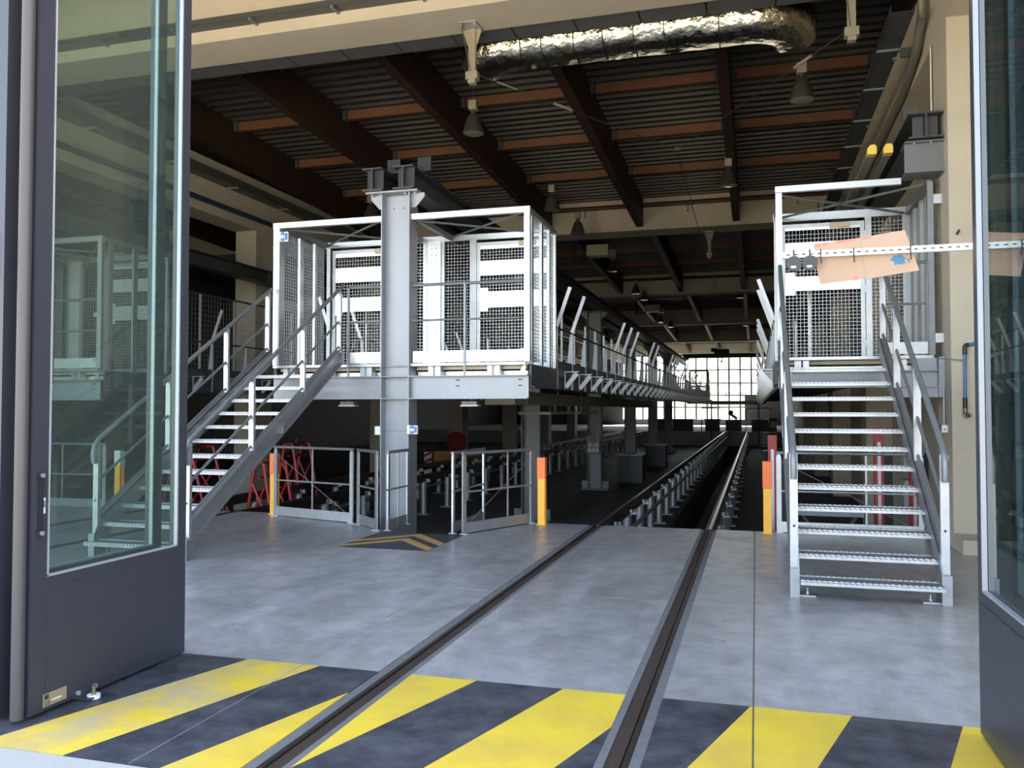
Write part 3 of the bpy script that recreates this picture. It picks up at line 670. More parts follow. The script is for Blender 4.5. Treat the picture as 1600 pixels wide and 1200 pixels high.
# ------------------------------------------------------------------ guard rails around the pit edges
def guard(p, q, label, stan=(.5,), diag=0, toe=True, base=0., h=1.0, posts=(0,1), double=False):
    p = Vector((*p,base)); q = Vector((*q,base)); d = q-p; u = d.normalized()
    t = thing('guard_rail', label, 'railing', p, 'guard rails at the pit edge')
    for k in posts:
        c = p+d*k + u*(.03 if k == 0 else -.03)
        c0 = Vector(c); n = Vector((-u.y,u.x,0))
        a = u*.03; b = n*.012
        vs = [c0+i*a+j*b+Vector((0,0,z)) for z in (0.002,h-.06) for i,j in ((-1,-1),(1,-1),(1,1),(-1,1))] + [c0+i*a*.5+j*b+Vector((0,0,h-.015)) for i,j in ((-1,-1),(1,-1),(1,1),(-1,1))]
        fs = [(0,3,2,1),(8,9,10,11)] + [(i+l,(i+1)%4+l,(i+1)%4+4+l,i+4+l) for l in (0,4) for i in range(4)]
        po = MB().add(vs,fs).build('post', galvb, t)
        MB().box(c.x-.05,c.x+.05,c.y-.035,c.y+.035,base+.0005,base+.008).build('base_plate', galv, po)
    top = Vector((0,0,h)); mid = Vector((0,0,h*.52))
    MB().tube([p+top,q+top],.021,10).build('handrail', galvd, t, True)
    MB().tube([p+mid,q+mid],.013,8).build('middle_rail', galv, t, True)
    for s_ in stan:
        c = p+d*s_; MB().bar(c+Vector((0,0,.02)),c+top,.022,.012,u).build('stanchion', galv, t)
    if toe: MB().bar(p+Vector((0,0,.075)),q+Vector((0,0,.075)),.008,.13).build('toe_board', galvb, t)
    if diag:
        a, b = (p,q) if diag > 0 else (q,p)
        MB().tube([a+Vector((0,0,.92)),b+Vector((0,0,.06))],.004,6).build('bracing_wire', galvd, t, True)
    return t
guard((-6.76,10.90),(-5.27,10.46),'slanted galvanised gate behind the left stair, left of the column',diag=1)
guard((-5.19,10.42),(-4.66,9.92),'short guard rail with white corner post in front of the big steel column',stan=())
guard((-4.52,9.92),(-4.52,10.60),'narrow guard rail at the left side of the ramp opening',stan=(.5,),base=-.0)
guard((-3.50,9.90),(-2.93,11.17),'guard rail right of the painted chevrons, ending at the orange bollard',stan=(.62,),diag=-1)
guard((-3.64,9.92),(-3.62,11.15),'folded guard gate at the right side of the ramp opening',stan=(),base=-.0)
guard((.24,11.16),(1.93,11.14),'guard rail under the right cage platform behind the stair',stan=(.62,),diag=1)
guard((-11.3,10.95),(-9.78,10.95),'guard rail seen through the glass of the left door',stan=(.45,),diag=-1)
# steel kerb beside the column
tag(MB().prism([(-4.62,-.005),(-4.56,-.005),(-4.56,-.14),(-4.62,-.14)],'y',9.87,10.75).build('kerb_angle', steelp),'grey steel kerb along the left side of the ramp opening','kerb')

# ------------------------------------------------------------------ orange and yellow bollards
def bollard(x, y, label, sleeve=.30, top=orange):
    t = thing('bollard', label, 'bollard', (x,y,0), 'orange topped yellow bollards')
    MB().box(x-.048,x+.048,y-.05,y-.042,0,.86).box(x-.048,x+.048,y+.042,y+.05,0,.86).box(x-.006,x+.006,y-.042,y+.042,0,.86).build('steel_section', yellow, t)
    o = MB().box(x-.056,x+.056,y-.058,y+.058,.89-sleeve,.90).build('sleeve', top, t); bev(o,.012,3)
    MB().box(x-.07,x+.07,y-.07,y+.07,.0005,.01).build('base_plate', yellow, t)
    return t
bollard(-2.775,11.06,'orange topped bollard left of the middle track beside a guard rail',.27)
bollard(.128,11.06,'orange topped bollard right of the middle track by the stair',.33)
bollard(-6.84,11.04,'orange topped bollard under the left stair at the pit edge',.30)
bollard(-9.62,11.06,'bollard with a washed-out pale top seen through the left door glass',.22,mat('washed_out_sleeve',(.75,.72,.66),.6))  # pale top: the orange's washed-out look behind glass is put into the colour

# ------------------------------------------------------------------ perforated bar with the cardboard sheet
by, bz = 6.05, 2.602
t = thing('perforated_bar','white slotted steel bar that the cardboard sheet is tied to','bar',(1.4,by,bz))
m = MB(); zt, zb_, xa, xb = bz+.021, bz-.021, .182, 2.598
m.box(xa,xb,by-.021,by-.019,zb_,bz-.005).box(xa,xb,by-.021,by-.019,bz+.005,zt).box(xa,xb,by-.019,by+.02,zt-.002,zt).box(xa,xb,by-.019,by+.02,zb_,zb_+.002)
x = xa
while x < xb: m.box(x,min(x+.026,xb),by-.021,by-.019,bz-.005,bz+.005); x += .05
m.build('slotted_face', whitep, t); MB().box(xa,xb,by-.016,by-.014,zb_+.003,zt-.003).build('bar_inside', blackp, t)
cb = thing('cardboard_sheet','tilted cardboard box sheet tied to the white slotted bar','cardboard',(.72,by+.02,2.57))
poly = [(.389,2.676),(.405,2.678),(.70,2.706),(.961,2.740),(.985,2.66),(1.045,2.466),(.90,2.447),(.74,2.425),(.72,2.427),(.428,2.400),(.405,2.52)]
MB().prism(poly,'y',by+.024,by+.030).build('sheet', card, cb)
def on_card(name, pts, m, y=by+.0238): return MB().prism(pts,'y',y-.0006,y).build(name, m, cb)
MB().bar((.715,by+.0236,2.43),(.685,by+.0236,2.70),.0015,.004,(0,1,0)).build('fold_line', inkgr, cb)
for a,b in ((.40,.43),(.445,.475),(.53,.60),(.60,.66),(.69,.75)):
    za = 2.676+(a-.389)*.112; zc = 2.676+(b-.389)*.112
    on_card('tape_print',[(a,za-.022),(b,zc-.022),(b,zc-.004),(a,za-.004)],redin)
on_card('tape_piece',[(.635,2.418),(.665,2.421),(.668,2.445),(.638,2.442)],redin)
on_card('logo_print',[(.865,2.545),(.885,2.562),(.888,2.575),(.905,2.568),(.925,2.580),(.945,2.572),(.950,2.560),(.965,2.556),(.955,2.535),(.962,2.520),(.935,2.510),(.915,2.515),(.895,2.508),(.893,2.528)],bluein)
on_card('text_print',[(.90,2.492),(.965,2.497),(.965,2.500),(.90,2.495)],inkgr)
on_card('text_print',[(.968,2.555),(.985,2.548),(.992,2.520),(.980,2.525)],bluein)
ring = []
for k in range(24):
    a0, a1 = 2*PI*k/24, 2*PI*(k+1)/24
    ring.append([( .675+.026*math.cos(a0),2.535+.020*math.sin(a0)),(.675+.026*math.cos(a1),2.535+.020*math.sin(a1)),(.675+.024*math.cos(a1),2.535+.018*math.sin(a1)),(.675+.024*math.cos(a0),2.535+.018*math.sin(a0))])
m = MB()
for r_ in ring: m.prism(r_,'y',by+.0232,by+.0238)
m.build('drawn_circle', inkgr, cb)
on_card('pen_line',[(.445,2.418),(.54,2.424),(.54,2.4255),(.445,2.4195)],inkgr)
for x in (.43,.637,.985):
    m = MB().tube([(x,by-.028,bz+.024),(x,by-.028,bz-.026),(x+.004,by-.022,bz-.07)],.004,6).tube([(x,by-.028,bz+.024),(x,by+.022,bz+.024)],.004,6)
    m.build('cable_tie', black, cb)
for i,(x,lab) in enumerate(((.256,'left black cable reel disc hanging under the slotted bar'),(.359,'right black cable reel disc hanging beside the cardboard'))):
    r = thing('cable_reel', lab, 'reel', (x,by,2.54), 'black discs on the slotted bar')
    MB().disc((x,by-.060,2.537),.050,.03,'y',28).build('rim', blackp, r); MB().disc((x,by-.066,2.537),.016,.006,'y',14).build('hub', blackp, r)
    MB().box(x-.02,x+.012,by-.0615,by-.0602,2.505,2.52).build('sticker', whitep, r)
    MB().tube([(x,by-.04,2.56),(x,by-.04,2.628),(x,by+.01,2.63)],.006,6).build('hook', blackp, r)

# ------------------------------------------------------------------ things on the right concrete column
t = thing('blue_pipe','blue water pipe with a valve on the right concrete column','pipe',(2.25,10.47,1.5))
MB().tube([(2.245,10.455,1.62),(2.25,10.455,2.20)],.017,10).build('pipe', bluepipe, t, True)
MB().tube([(2.25,10.455,2.16),(2.25,10.455,2.245),(2.26,10.455,2.265),(2.29,10.455,2.27)],.024,10).build('elbow', blackp, t, True); MB().tube([(2.29,10.455,2.27),(2.42,10.455,2.30)],.017,8).build('pipe', bluepipe, t, True)
MB().tube([(2.245,10.455,1.55),(2.245,10.455,1.68)],.024,10).build('coupling', blackp, t, True)
v = MB().tube([(2.245,10.45,1.50),(2.245,10.45,1.56)],.022,10).tube([(2.245,10.45,1.49),(2.30,10.45,1.48)],.02,8).build('valve', brass, t, True)
MB().lathe([(.03,-.006),(.036,0),(.03,.006)],(2.245,10.42,1.485),12,'y').build('handwheel', blackp, v)
MB().box(2.235,2.265,10.47,10.4995,1.60,1.62).box(2.235,2.265,10.47,10.4995,2.09,2.11).build('pipe_clip', galv, t)
MB().tube([(2.0,10.60,2.13),(2.08,10.49,2.115),(2.25,10.44,2.095)],.006,6).build('tie_wire', galvd, t)
t = thing('switch_box','small white switch box with conduit on the side of the right column','box',(2.1,10.76,1.3))
o = MB().box(2.055,2.119,10.72,10.80,1.28,1.37).build('housing', whitep, t); bev(o,.008); MB().disc((2.085,10.719,1.315),.010,.004,'y',8).build('button', redp, t); MB().box(2.02,2.054,10.73,10.79,1.29,1.37).build('plug_cover', blackp, t)
MB().tube([(2.09,10.76,1.371),(2.09,10.76,1.79)],.011,8).build('conduit', galv, t, True)
tag(MB().tube([(2.105,11.30,4.85),(2.105,11.30,6.015)],.010,8).build('conduit', whitep),'thin white conduit up the right concrete column above the bracket','conduit')
tag(MB().tube([(2.20,10.40,3.55),(2.20,10.4995,3.53)],.014,8).build('anchor_stub', dark),'rusty anchor bolt sticking out of the right column','bolt')
# exit signs and emergency boxes
def sign(name, label, x, y, z, w_, h_, arrow=-1, wb=.0):
    t = thing(name, label, 'sign', (x,y,z), 'blue arrow signs')
    MB().box(x,x+w_*.28,y-.045,y,z,z+h_).build('housing', whitep, t)
    MB().box(x+w_*.28,x+w_,y-.035,y-.005,z-.004,z+h_-.004).build('panel', whitep, t)
    MB().box(x+w_*.28,x+w_*.66,y-.038,y-.0352,z+.002,z+h_-.008).build('blue_field', bluep, t)
    cx, cz, k = x+w_*.47, z+h_/2-.004, h_*.30
    pts = [(-1,0),(0,.9),(0,.35),(1,.35),(1,-.35),(0,-.35),(0,-.9)]
    MB().prism([(cx+k*a*.8*(-arrow),cz+k*b) for a,b in pts],'y',y-.040,y-.0382).build('arrow', whitep, t)
    MB().box(x+w_*.70,x+w_*.95,y-.038,y-.0352,z+.015,z+h_-.02).build('pictogram', bluep, t)
    return t
sign('arrow_sign','small blue sign with a white left arrow on the left cage post',-6.69,10.87,4.00,.16,.14)
sign('arrow_sign','small blue sign with a white arrow at the right edge of the steel column',-4.62,10.82,1.21,.15,.12)
t = thing('sign_box','small white box at the left edge of the steel column','box',(-5.10,10.9,1.2)); o = MB().box(-5.135,-5.046,10.84,10.90,1.19,1.31).build('housing', whitep, t); bev(o,.006); MB().box(-5.155,-5.136,10.85,10.90,1.17,1.33).build('backplate', blackp, t)
MB().tube([(-5.045,10.818,1.25),(-4.62,10.818,1.25)],.003,6).build('cable', galvd, t)

# ------------------------------------------------------------------ under the roof
def deckz(y):
    for k in range(5):
        if YR[k] <= y <= YF[k+1]: return 7.90+.04*(YF[k+1]-y)+.01
    return ZB
def lamp(x,y,z,label,lit=1.):
    t = thing('pendant_lamp', label, 'lamp', (x,y,z), 'bell shaped hall lamps')
    zt = deckz(y)
    o = MB().box(x-.08,x+.08,y-.08,y+.08,z+.45,z+.63).build('gear_box', paleb, t); bev(o,.02)
    MB().lathe([(.05,.45),(.05,.39),(.07,.37)],(x,y,z),14).build('neck', dark, t, True)
    MB().lathe([(.07,.37),(.11,.33),(.15,.22),(.185,.10),(.205,.02),(.205,0),(.195,0),(.195,.02),(.175,.10),(.14,.21),(.10,.31),(.001,.34)],(x,y,z),24).build('reflector', lampal, t, True)
    MB().lathe([(.194,.012),(.10,.0),(.001,-.004)],(x,y,z),20).build('lens', lampgl, t, True)
    MB().tube([(x,y,z+.63),(x,y,zt)],.004,6).build('suspension_wire', galvd, t)
    return t
LA = [(-5.13,15.1,6.80,'nearest hall lamp, hanging left of the silver duct bracket'),(.78,14.7,6.69,'hall lamp at the upper right above the right cage'),(-.56,19.8,6.66,'hall lamp in front of the right roof beam near the middle'),
      (-4.88,20.5,6.54,'hall lamp just above the right corner of the left cage'),(-5.0,24.3,6.72,'hall lamp in front of the second concrete beam'),(-10.1,21.0,6.75,'hall lamp left of the crane beams on the steel column'),
      (-12.9,16.6,7.05,'hall lamp cut off by the left door edge'),(-5.43,33.1,7.0,'hall lamp beside the first cream heater'),(-5.36,39.4,6.95,'left one of the two hall lamps hanging close together'),(-4.98,39.5,6.65,'right one of the two hall lamps hanging close together'),
      (-.69,42.7,7.0,'hall lamp on the line of the right roof beam, far back'),(-5.6,52.5,6.9,'hall lamp with a bright rim beside the second heater'),(-5.0,52.6,6.6,'small far hall lamp below the second heater'),(-.57,56.2,6.9,'farthest hall lamp on the right side')]
for a in LA: lamp(*a)
# foil wrapped duct behind the front beam
t = thing('foil_duct','silver foil wrapped air duct under the front concrete beam','duct',(-1.7,12.0,6.74))
sec = [(11.86,7.28),(11.80,7.20),(11.80,6.98),(11.84,6.86),(11.92,6.78),(12.05,6.74),(12.32,6.74),(12.40,6.80),(12.43,6.9),(12.43,7.2),(12.38,7.28)]
def sweep(name, secs, m, par):
    n = len(secs[0]); vs = [p for s_ in secs for p in s_]; fs = []
    for i in range(len(secs)-1):
        for k in range(n): fs.append((i*n+k,i*n+(k+1)%n,(i+1)*n+(k+1)%n,(i+1)*n+k))
    return MB().add(vs,fs).build(name, m, par, True)
body = []; x = -3.45
rr = random.Random(4)
while x <= -.02:
    body.append([(x, y+rr.uniform(-.006,.006), z+rr.uniform(-.006,.006)) for y,z in sec]); x += .11
sweep('duct_body', body, foil, t)
bend = []
for k in range(9):
    a = PI/2*k/8; cx, cy = -.05, 12.75
    bend.append([(cx+math.sin(a)*(cy-y), cy-math.cos(a)*(cy-y), z) for y,z in sec])
sweep('bend', bend, foil, t)
bend = []
for k in range(7):
    a = PI/3*k/6; cx, cy = -3.44, 12.9
    bend.append([(cx-math.sin(a)*(cy-y), cy-math.cos(a)*(cy-y), z) for y,z in sec])
sweep('bend', bend, foil, t)
for x in (-3.30,-2.98,-2.50,-2.07,-1.63,-1.20,-.45):
    m = MB(); n = len(sec); c = (12.1,7.0)
    a = [(x-.007, c[0]+(y-c[0])*1.03, c[1]+(z-c[1])*1.04) for y,z in sec]; b = [(x+.007,p[1],p[2]) for p in a]
    m.add(a+b,[(i,(i+1)%n,n+(i+1)%n,n+i) for i in range(n)]).build('strap', black, t)
for x in (-3.0,-1.0): MB().tube([(x,12.1,7.25),(x,12.1,8.6)],.006,6).build('hanger_rod', galvd, t)
# perforated cable tray along the front beam
t = thing('cable_tray','long grey perforated cable tray on the front concrete beam','cable tray',(-5,10.45,7.12))
MB().box(-14,2.1,10.33,10.548,7.125,7.129).box(-14,2.1,10.33,10.334,7.129,7.20).build('tray_bed', tray, t)
for i in range(12): MB().box(-13.4+1.3*i,-13.36+1.3*i,10.34,10.548,7.09,7.124).build('bracket_arm', galvd, t)
# cable tray on the right
t = thing('cable_tray','dark ladder cable tray running back along the right side of the roof','cable tray',(1.75,11.5,6.3))
MB().box(1.60,1.87,10.9,58,6.32,6.325).box(1.60,1.605,10.9,58,6.32,6.40).box(1.865,1.87,10.9,58,6.32,6.40).build('tray_bed', dark, t)
for i in range(30): MB().box(1.58,1.89,12.0+1.42*i,12.04+1.42*i,6.295,6.319).build('rung', galvd, t); MB().box(1.83,1.88,12.3+2.84*i/2,12.36+2.84*i/2,6.29,6.319).build('clip', galvd, t) if i % 2 == 0 else None
for yy in (12,20,28,36,44,52): MB().box(1.87,2.119,yy,yy+.04,6.20,6.319).build('wall_arm', dark, t)
tag(MB().tube([(2.03,11.35,6.9),(2.03,11.4,6.45),(2.04,11.9,6.18),(2.055,13,6.05),(2.055,57,6.05)],.055,10).build('conduit_pipe', mat('dull_grey_pipe',(.20,.185,.16),.5,.3),smooth=True),'thick grey pipe curving down and running back below the right tray','pipe')
# yellow capped conductor rails
for x,lab in ((1.41,'left conductor rail with a yellow end cap'),(1.595,'right conductor rail with a yellow end cap')):
    t = thing('conductor_rail', lab+' above the right cage', 'rail', (x,11.22,4.76), 'yellow capped conductor rails')
    MB().prism([(x-.05,4.715),(x+.05,4.715),(x+.05,4.78),(x+.03,4.81),(x-.03,4.81),(x-.05,4.78)],'y',11.32,57).build('rail_body', mat('grey_conductor_casing',(.26,.25,.22),.5,.2), t)
    o = MB().prism([(x-.055,4.705),(x+.055,4.705),(x+.055,4.79),(x+.035,4.825),(x-.02,4.825),(x-.055,4.78)],'y',11.18,11.32).build('end_cap', yelb, t); bev(o,.008)
    for i in range(1,6): MB().box(x-.06,x+.06,12.6+7.7*i,12.63+7.7*i,4.68,4.714).box(x-.015,x+.015,12.6+7.7*i,12.63+7.7*i,4.81,6.27).box(x-.015,1.80,12.6+7.7*i,12.63+7.7*i,6.27,6.294).build('support_arm', dark, t)
# span wire brackets under the front beam
def span_bracket(x, y, zt, label, s_=1.):
    t = thing('span_wire_bracket', label, 'bracket', (x,y,zt), 'span wire brackets under the roof beams')
    MB().box(x-.13,x+.13,y-.25,y+.12,zt-.02,zt).build('head_plate', galv, t)
    MB().box(x-.05,x+.05,y-.035,y+.035,zt-.62,zt-.02).build('drop_arm', paleb, t)
    for k in (-1,1): MB().prism([(x+k*.05,zt-.02),(x+k*.13,zt-.02),(x+k*.13,zt-.06),(x+k*.05,zt-.30)],'y',y-.006,y+.006).build('gusset', paleb, t)
    for k in (-1,1): MB().disc((x+k*.10,y-.2,zt-.05),.015,.03,'z',6).build('bolt', galv, t)
    c = MB().box(x-.085,x+.085,y-.06,y+.06,zt-.74,zt-.63).box(x-.05,x+.05,y-.05,y+.05,zt-.80,zt-.74).build('wire_clamp', paleb, t)
    for k in (-1,1): MB().disc((x+k*.055,y-.066,zt-.68),.02,.006,'y',8).build('bolt', galv, c)
    MB().tube([(x-.09,y-.22,zt-.02),(x-.02,y-.04,zt-.62)],.008,6).build('stay', dark, t)
    return t
span_bracket(-3.82,11.2,ZB,'pale span wire bracket left of the silver duct'); span_bracket(1.19,11.2,ZB,'pale span wire bracket at the top right under the front beam')
span_bracket(-1.33,26.3,ZB-.001,'small span wire bracket under the second concrete beam'); 
t = thing('span_wire','thin span wire hanging between the two front brackets','wire',(-1.33,15.36,6.25))
MB().tube([(-3.72,11.2,6.27),(-1.36,15.36,6.25)],.006,6).tube([(1.10,11.2,6.27),(-1.30,15.36,6.25)],.006,6).build('wire', dark, t)
MB().tube([(-3.55,11.5,6.268),(-3.35,11.85,6.266)],.012,6).tube([(-2.95,12.55,6.262),(-2.75,12.9,6.262)],.022,8).tube([(.75,11.8,6.268),(.55,12.15,6.266)],.02,8).build('insulator', paleb, t)
MB().box(-1.40,-1.26,15.33,15.39,6.22,6.28).build('junction', dark, t)
tag(MB().tube([(-1.33,15.36,6.22),(-1.33,21.4,6.02),(-1.33,47,5.70),(-1.33,58,5.62)],.007,6).build('contact_wire', black),'thin contact wire running back above the middle track','wire')
for (x,y,z,lab) in ((-5.28,27.0,6.55,'first cream unit heater under the second concrete beam'),(-5.5,44.0,6.62,'second unit heater far back under the roof')):
    t = thing('unit_heater', lab, 'heater', (x+.36,y,z), 'unit heaters under the roof')
    o = MB().box(x,x+.72,y,y+.5,z,z+.36).build('casing', paleb, t); bev(o,.02)
    MB().tube([(x-.5,y+.3,z+1.2),(x-.5,y+.3,z-.05),(x,y+.3,z-.02)],.05,8).build('flue', black, t, True); MB().box(x+.72,x+.95,y+.1,y+.4,z-.05,z+.2).build('fan_box', dark, t)
    for xx in (x+.1,x+.6): MB().tube([(xx,y+.25,z+.36),(xx,y+.25,deckz(y+.25))],.006,6).build('hanger_rod', dark, t)
for k,lab in ((1,'dark red sprinkler pipe along the second concrete beam'),(2,'dark red sprinkler pipe along the third concrete beam')):
    t = thing('sprinkler_pipe', lab, 'pipe', (-4,YF[k]-.12,7.7), 'sprinkler pipes')
    [MB().tube([(max(-.40-2.81*i-2.81,-11.89),YF[k]-.10,7.68),(-.62-2.81*i,YF[k]-.10,7.68)],.07,8).build('main_pipe', redd, t, True) for i in range(-1,4)]
    for i in range(9): MB().tube([(-11.2+1.55*i,YF[k]-.10,7.62),(-11.2+1.55*i,YF[k]-.10,7.45)],.022,6).disc((-11.2+1.55*i,YF[k]-.10,7.42),.04,.02,'z',8).build('sprinkler_head', galv, t)
# pipes and tray along the left concrete beam
tag(MB().tube([(-11.83,5.2,6.24),(-11.83,60,6.24)],.06,10).build('water_pipe', navy,smooth=True),'dark blue pipe running along the left concrete beam','pipe')
t = thing('cable_tray','dark cable tray along the top of the left concrete beam','cable tray',(-11.75,12,6.7))
MB().box(-11.895,-11.60,5.2,60,6.74,6.745).box(-11.605,-11.60,5.2,60,6.745,6.93).build('tray_bed', tray, t)
for i in range(22): MB().box(-11.898,-11.58,6+2.2*i,6.04+2.2*i,6.71,6.739).build('bracket_arm', galv, t)

# ------------------------------------------------------------------ equipment in the hall
def luminaire(x, y, z, label):
    t = thing('tube_luminaire', label, 'lamp', (x,y,z), 'luminaires under the platform')
    MB().box(x-.11,x+.11,y-.06,y+.06,z+.02,z+.07).build('housing', galvd, t); MB().box(x-.13,x+.13,y-.07,y+.07,z,z+.019).build('diffuser', whitep, t)
    MB().tube([(x,y,z+.07),(x,y,2.14)],.006,6).build('hanger', galvd, t)
luminaire(-3.86,11.25,1.59,'small white luminaire under the right half of the left platform')
luminaire(-5.75,11.25,1.59,'small white luminaire under the left half of the left platform')
t = thing('air_duct','beige box duct hanging under the left walkway','duct',(-3.9,13,1.64))
for y0,y1 in ((12.8,19.0),(19.05,25.3),(25.35,31.5)): MB().box(-4.15,-3.65,y0,y1,1.62,1.84).build('duct_section', mat('beige_duct',(.30,.27,.21),.6,.1), t)
for y in (13.5,18,22,27,31): MB().box(-4.17,-4.155,y,y+.03,1.62,2.045).box(-3.645,-3.63,y,y+.03,1.62,2.045).build('hanger_strap', galvd, t)
for y,yb,lab in ((14.6,17.0,'nearest'),(17.2,19.6,'second')):
    tag(MB().box(-4.1,-3.5,y,yb-.4,1.45,1.50).box(-3.83,-3.78,y+.3,y+.34,1.50,1.6195).box(-3.83,-3.78,yb-.8,yb-.76,1.50,1.6195).build('strip_light', mat('grey_strip_light',(.18,.17,.15),.5)),lab+' grey strip light under the beige duct','lamp','strip lights under the walkway')

# control box on the third column
t = thing('control_box','grey control box with round dials on the third steel column','control box',(-4.83,25.82,.2))
MB().box(-5.01,-4.65,25.78,25.895,.18,.72).build('housing', mat('control_box_grey',(.16,.16,.155),.5), t); MB().box(-4.97,-4.70,25.775,25.7795,.56,.67).build('display', lampal, t)
for x,z in ((-4.95,.44),(-4.72,.44),(-4.95,.28),(-4.83,.28),(-4.71,.28)): MB().lathe([(.045,0),(.045,-.02),(.03,-.02),(.03,0)],(x,25.7795,z),14,'y').build('dial', galv, t)
MB().box(-4.86,-4.80,25.772,25.7795,.42,.46).build('button', orange, t); MB().tube([(-4.9,25.83,.72),(-4.93,25.78,.86),(-5.06,25.85,.92)],.014,6).build('cable', black, t, True)
# black cabinets and sloping struts
for x,y,h,lab in ((-4.05,28.6,.95,'dark cabinet behind the third steel column'),(-4.1,36.6,.95,'dark cabinet between the fourth and fifth steel columns')):
    t = thing('cabinet', lab, 'cabinet', (x,y,LOW), 'dark cabinets on the lower floor'); MB().box(x-.45,x+.4,y-.3,y+.5,LOW+.06,LOW+h).build('body', dark, t); MB().box(x-.43,x-.02,y-.32,y-.301,LOW+.1,LOW+h-.05).build('door', dark, t); MB().box(x,x+.38,y-.32,y-.301,LOW+.1,LOW+h-.05).build('door', dark, t)
    MB().box(x-.5,x+.45,y-.35,y+.55,LOW+h,LOW+h+.04).build('worktop', galvd, t); MB().box(x-.42,x+.37,y-.25,y+.45,LOW,LOW+.06).build('plinth', black, t)
# red trestles in the left track bay
def trestle(x, y, w_, h_, label):
    t = thing('red_trestle', label, 'trestle', (x,y,LOW), 'red tubular trestles')
    for yy in (y-.35,y+.35):
        MB().tube([(x-w_/2,yy,LOW),(x-w_*.12,yy,LOW+h_)],.03,8).build('leg', redp, t, True); MB().tube([(x+w_/2,yy,LOW),(x+w_*.12,yy,LOW+h_)],.03,8).build('leg', redp, t, True)
        MB().tube([(x-w_*.42,yy,LOW+h_*.2),(x+w_*.2,yy,LOW+h_*.78)],.02,8).tube([(x+w_*.42,yy,LOW+h_*.2),(x-w_*.2,yy,LOW+h_*.78)],.02,8).build('cross_brace', redp, t, True)
        MB().tube([(x-w_*.12,yy,LOW+h_),(x+w_*.12,yy,LOW+h_)],.03,8).build('crossbar', redp, t, True)
    for zz,k in ((LOW+h_,.0),(LOW+h_*.22,.40)): MB().tube([(x-w_*k,y-.35,zz),(x-w_*k,y+.35,zz)],.025,8).tube([(x+w_*k,y-.35,zz),(x+w_*k,y+.35,zz)],.025,8).build('spreader', redp, t, True)
    MB().tube([(x,y,LOW+h_-.25),(x,y,LOW+h_+.12)],.045,10).build('screw_jack', black, t, True); MB().tube([(x,y-.36,LOW+h_-.25),(x,y+.36,LOW+h_-.25)],.02,8).build('screw_bar', redp, t, True)
    return t
trestle(-10.65,14.3,1.3,1.75,'left red tubular trestle behind the left stair'); trestle(-9.62,16.4,.8,1.75,'middle red tubular trestle behind the left stair'); trestle(-8.33,13.3,.70,1.55,'right red tubular trestle near the bollard under the left stair')
# lifting jacks at the right
def jack(x, y, h_, label):
    t = thing('lifting_jack', label, 'jack', (x,y,LOW), 'red lifting jacks')
    MB().box(x-.06,x+.06,y-.05,y+.05,LOW,h_).build('mast', redp, t); MB().box(x-.02,x+.02,y-.058,y-.0505,LOW+.3,h_-.2).build('spindle', galv, t); MB().box(x+.061,x+.17,y-.06,y+.06,LOW+.1,h_-.35).build('guide', black, t)
    MB().box(x-.18,x+.25,y-.2,y+.2,LOW-.0,LOW+.06).build('foot', redp, t)
    return t
jack(.22,12.6,1.18,'red lifting jack beside the right bollard'); jack(1.62,12.6,1.30,'left red mast behind the right stair'); jack(2.05,12.5,1.30,'right red mast behind the right stair')
t = thing('scissor_table','grey lifting table on the lower floor behind the right stair','table',(1.1,12.4,LOW)); MB().box(.5,1.38,12.2,13.0,.10,.16).build('top', galvd, t); MB().bar((.6,12.3,LOW+.05),(1.3,12.3,.1),.04,.04).bar((1.3,12.3,LOW+.05),(.6,12.3,.1),.04,.04).build('scissor_arms', dark, t); MB().box(.5,1.38,12.2,13.0,LOW,LOW+.06).build('base', galvd, t)
# boxes on the right wall
for y,z,w_,lab in ((15.5,.55,.35,'grey cabinet on the right wall behind the stair, upper'),(15.5,-.1,.45,'grey cabinet on the right wall behind the stair, lower')):
    t = thing('wall_cabinet', lab, 'cabinet', (2.5,y,z), 'cabinets on the right wall'); MB().box(2.40,2.598,y,y+w_,z,z+.45).build('body', mat('pale_cabinet',(.5,.5,.48),.5), t); MB().box(2.385,2.399,y+.02,y+w_-.02,z+.02,z+.43).build('door', mat('pale_cabinet',(.5,.5,.48),.5), t)
for y,lab in ((20.0,'nearest yellow post standing in for a sunlit slit at the right wall seen between the treads'),(27.4,'middle yellow post standing in for a sunlit slit at the right wall seen between the treads'),(35.1,'farthest yellow post standing in for a sunlit slit at the right wall seen between the treads')):  # posts added where bright slits of sunlight show, the light put into yellow paint
    t = thing('sunlit_slit_post', lab, 'post', (2.45,y,LOW), 'yellow posts standing in for sunlit slits at the right wall'); MB().box(2.33,2.52,y,y+.08,LOW+.02,1.72).build('shaft', yellow, t); MB().box(2.28,2.58,y-.06,y+.14,LOW,LOW+.02).build('base_plate', yellow, t)
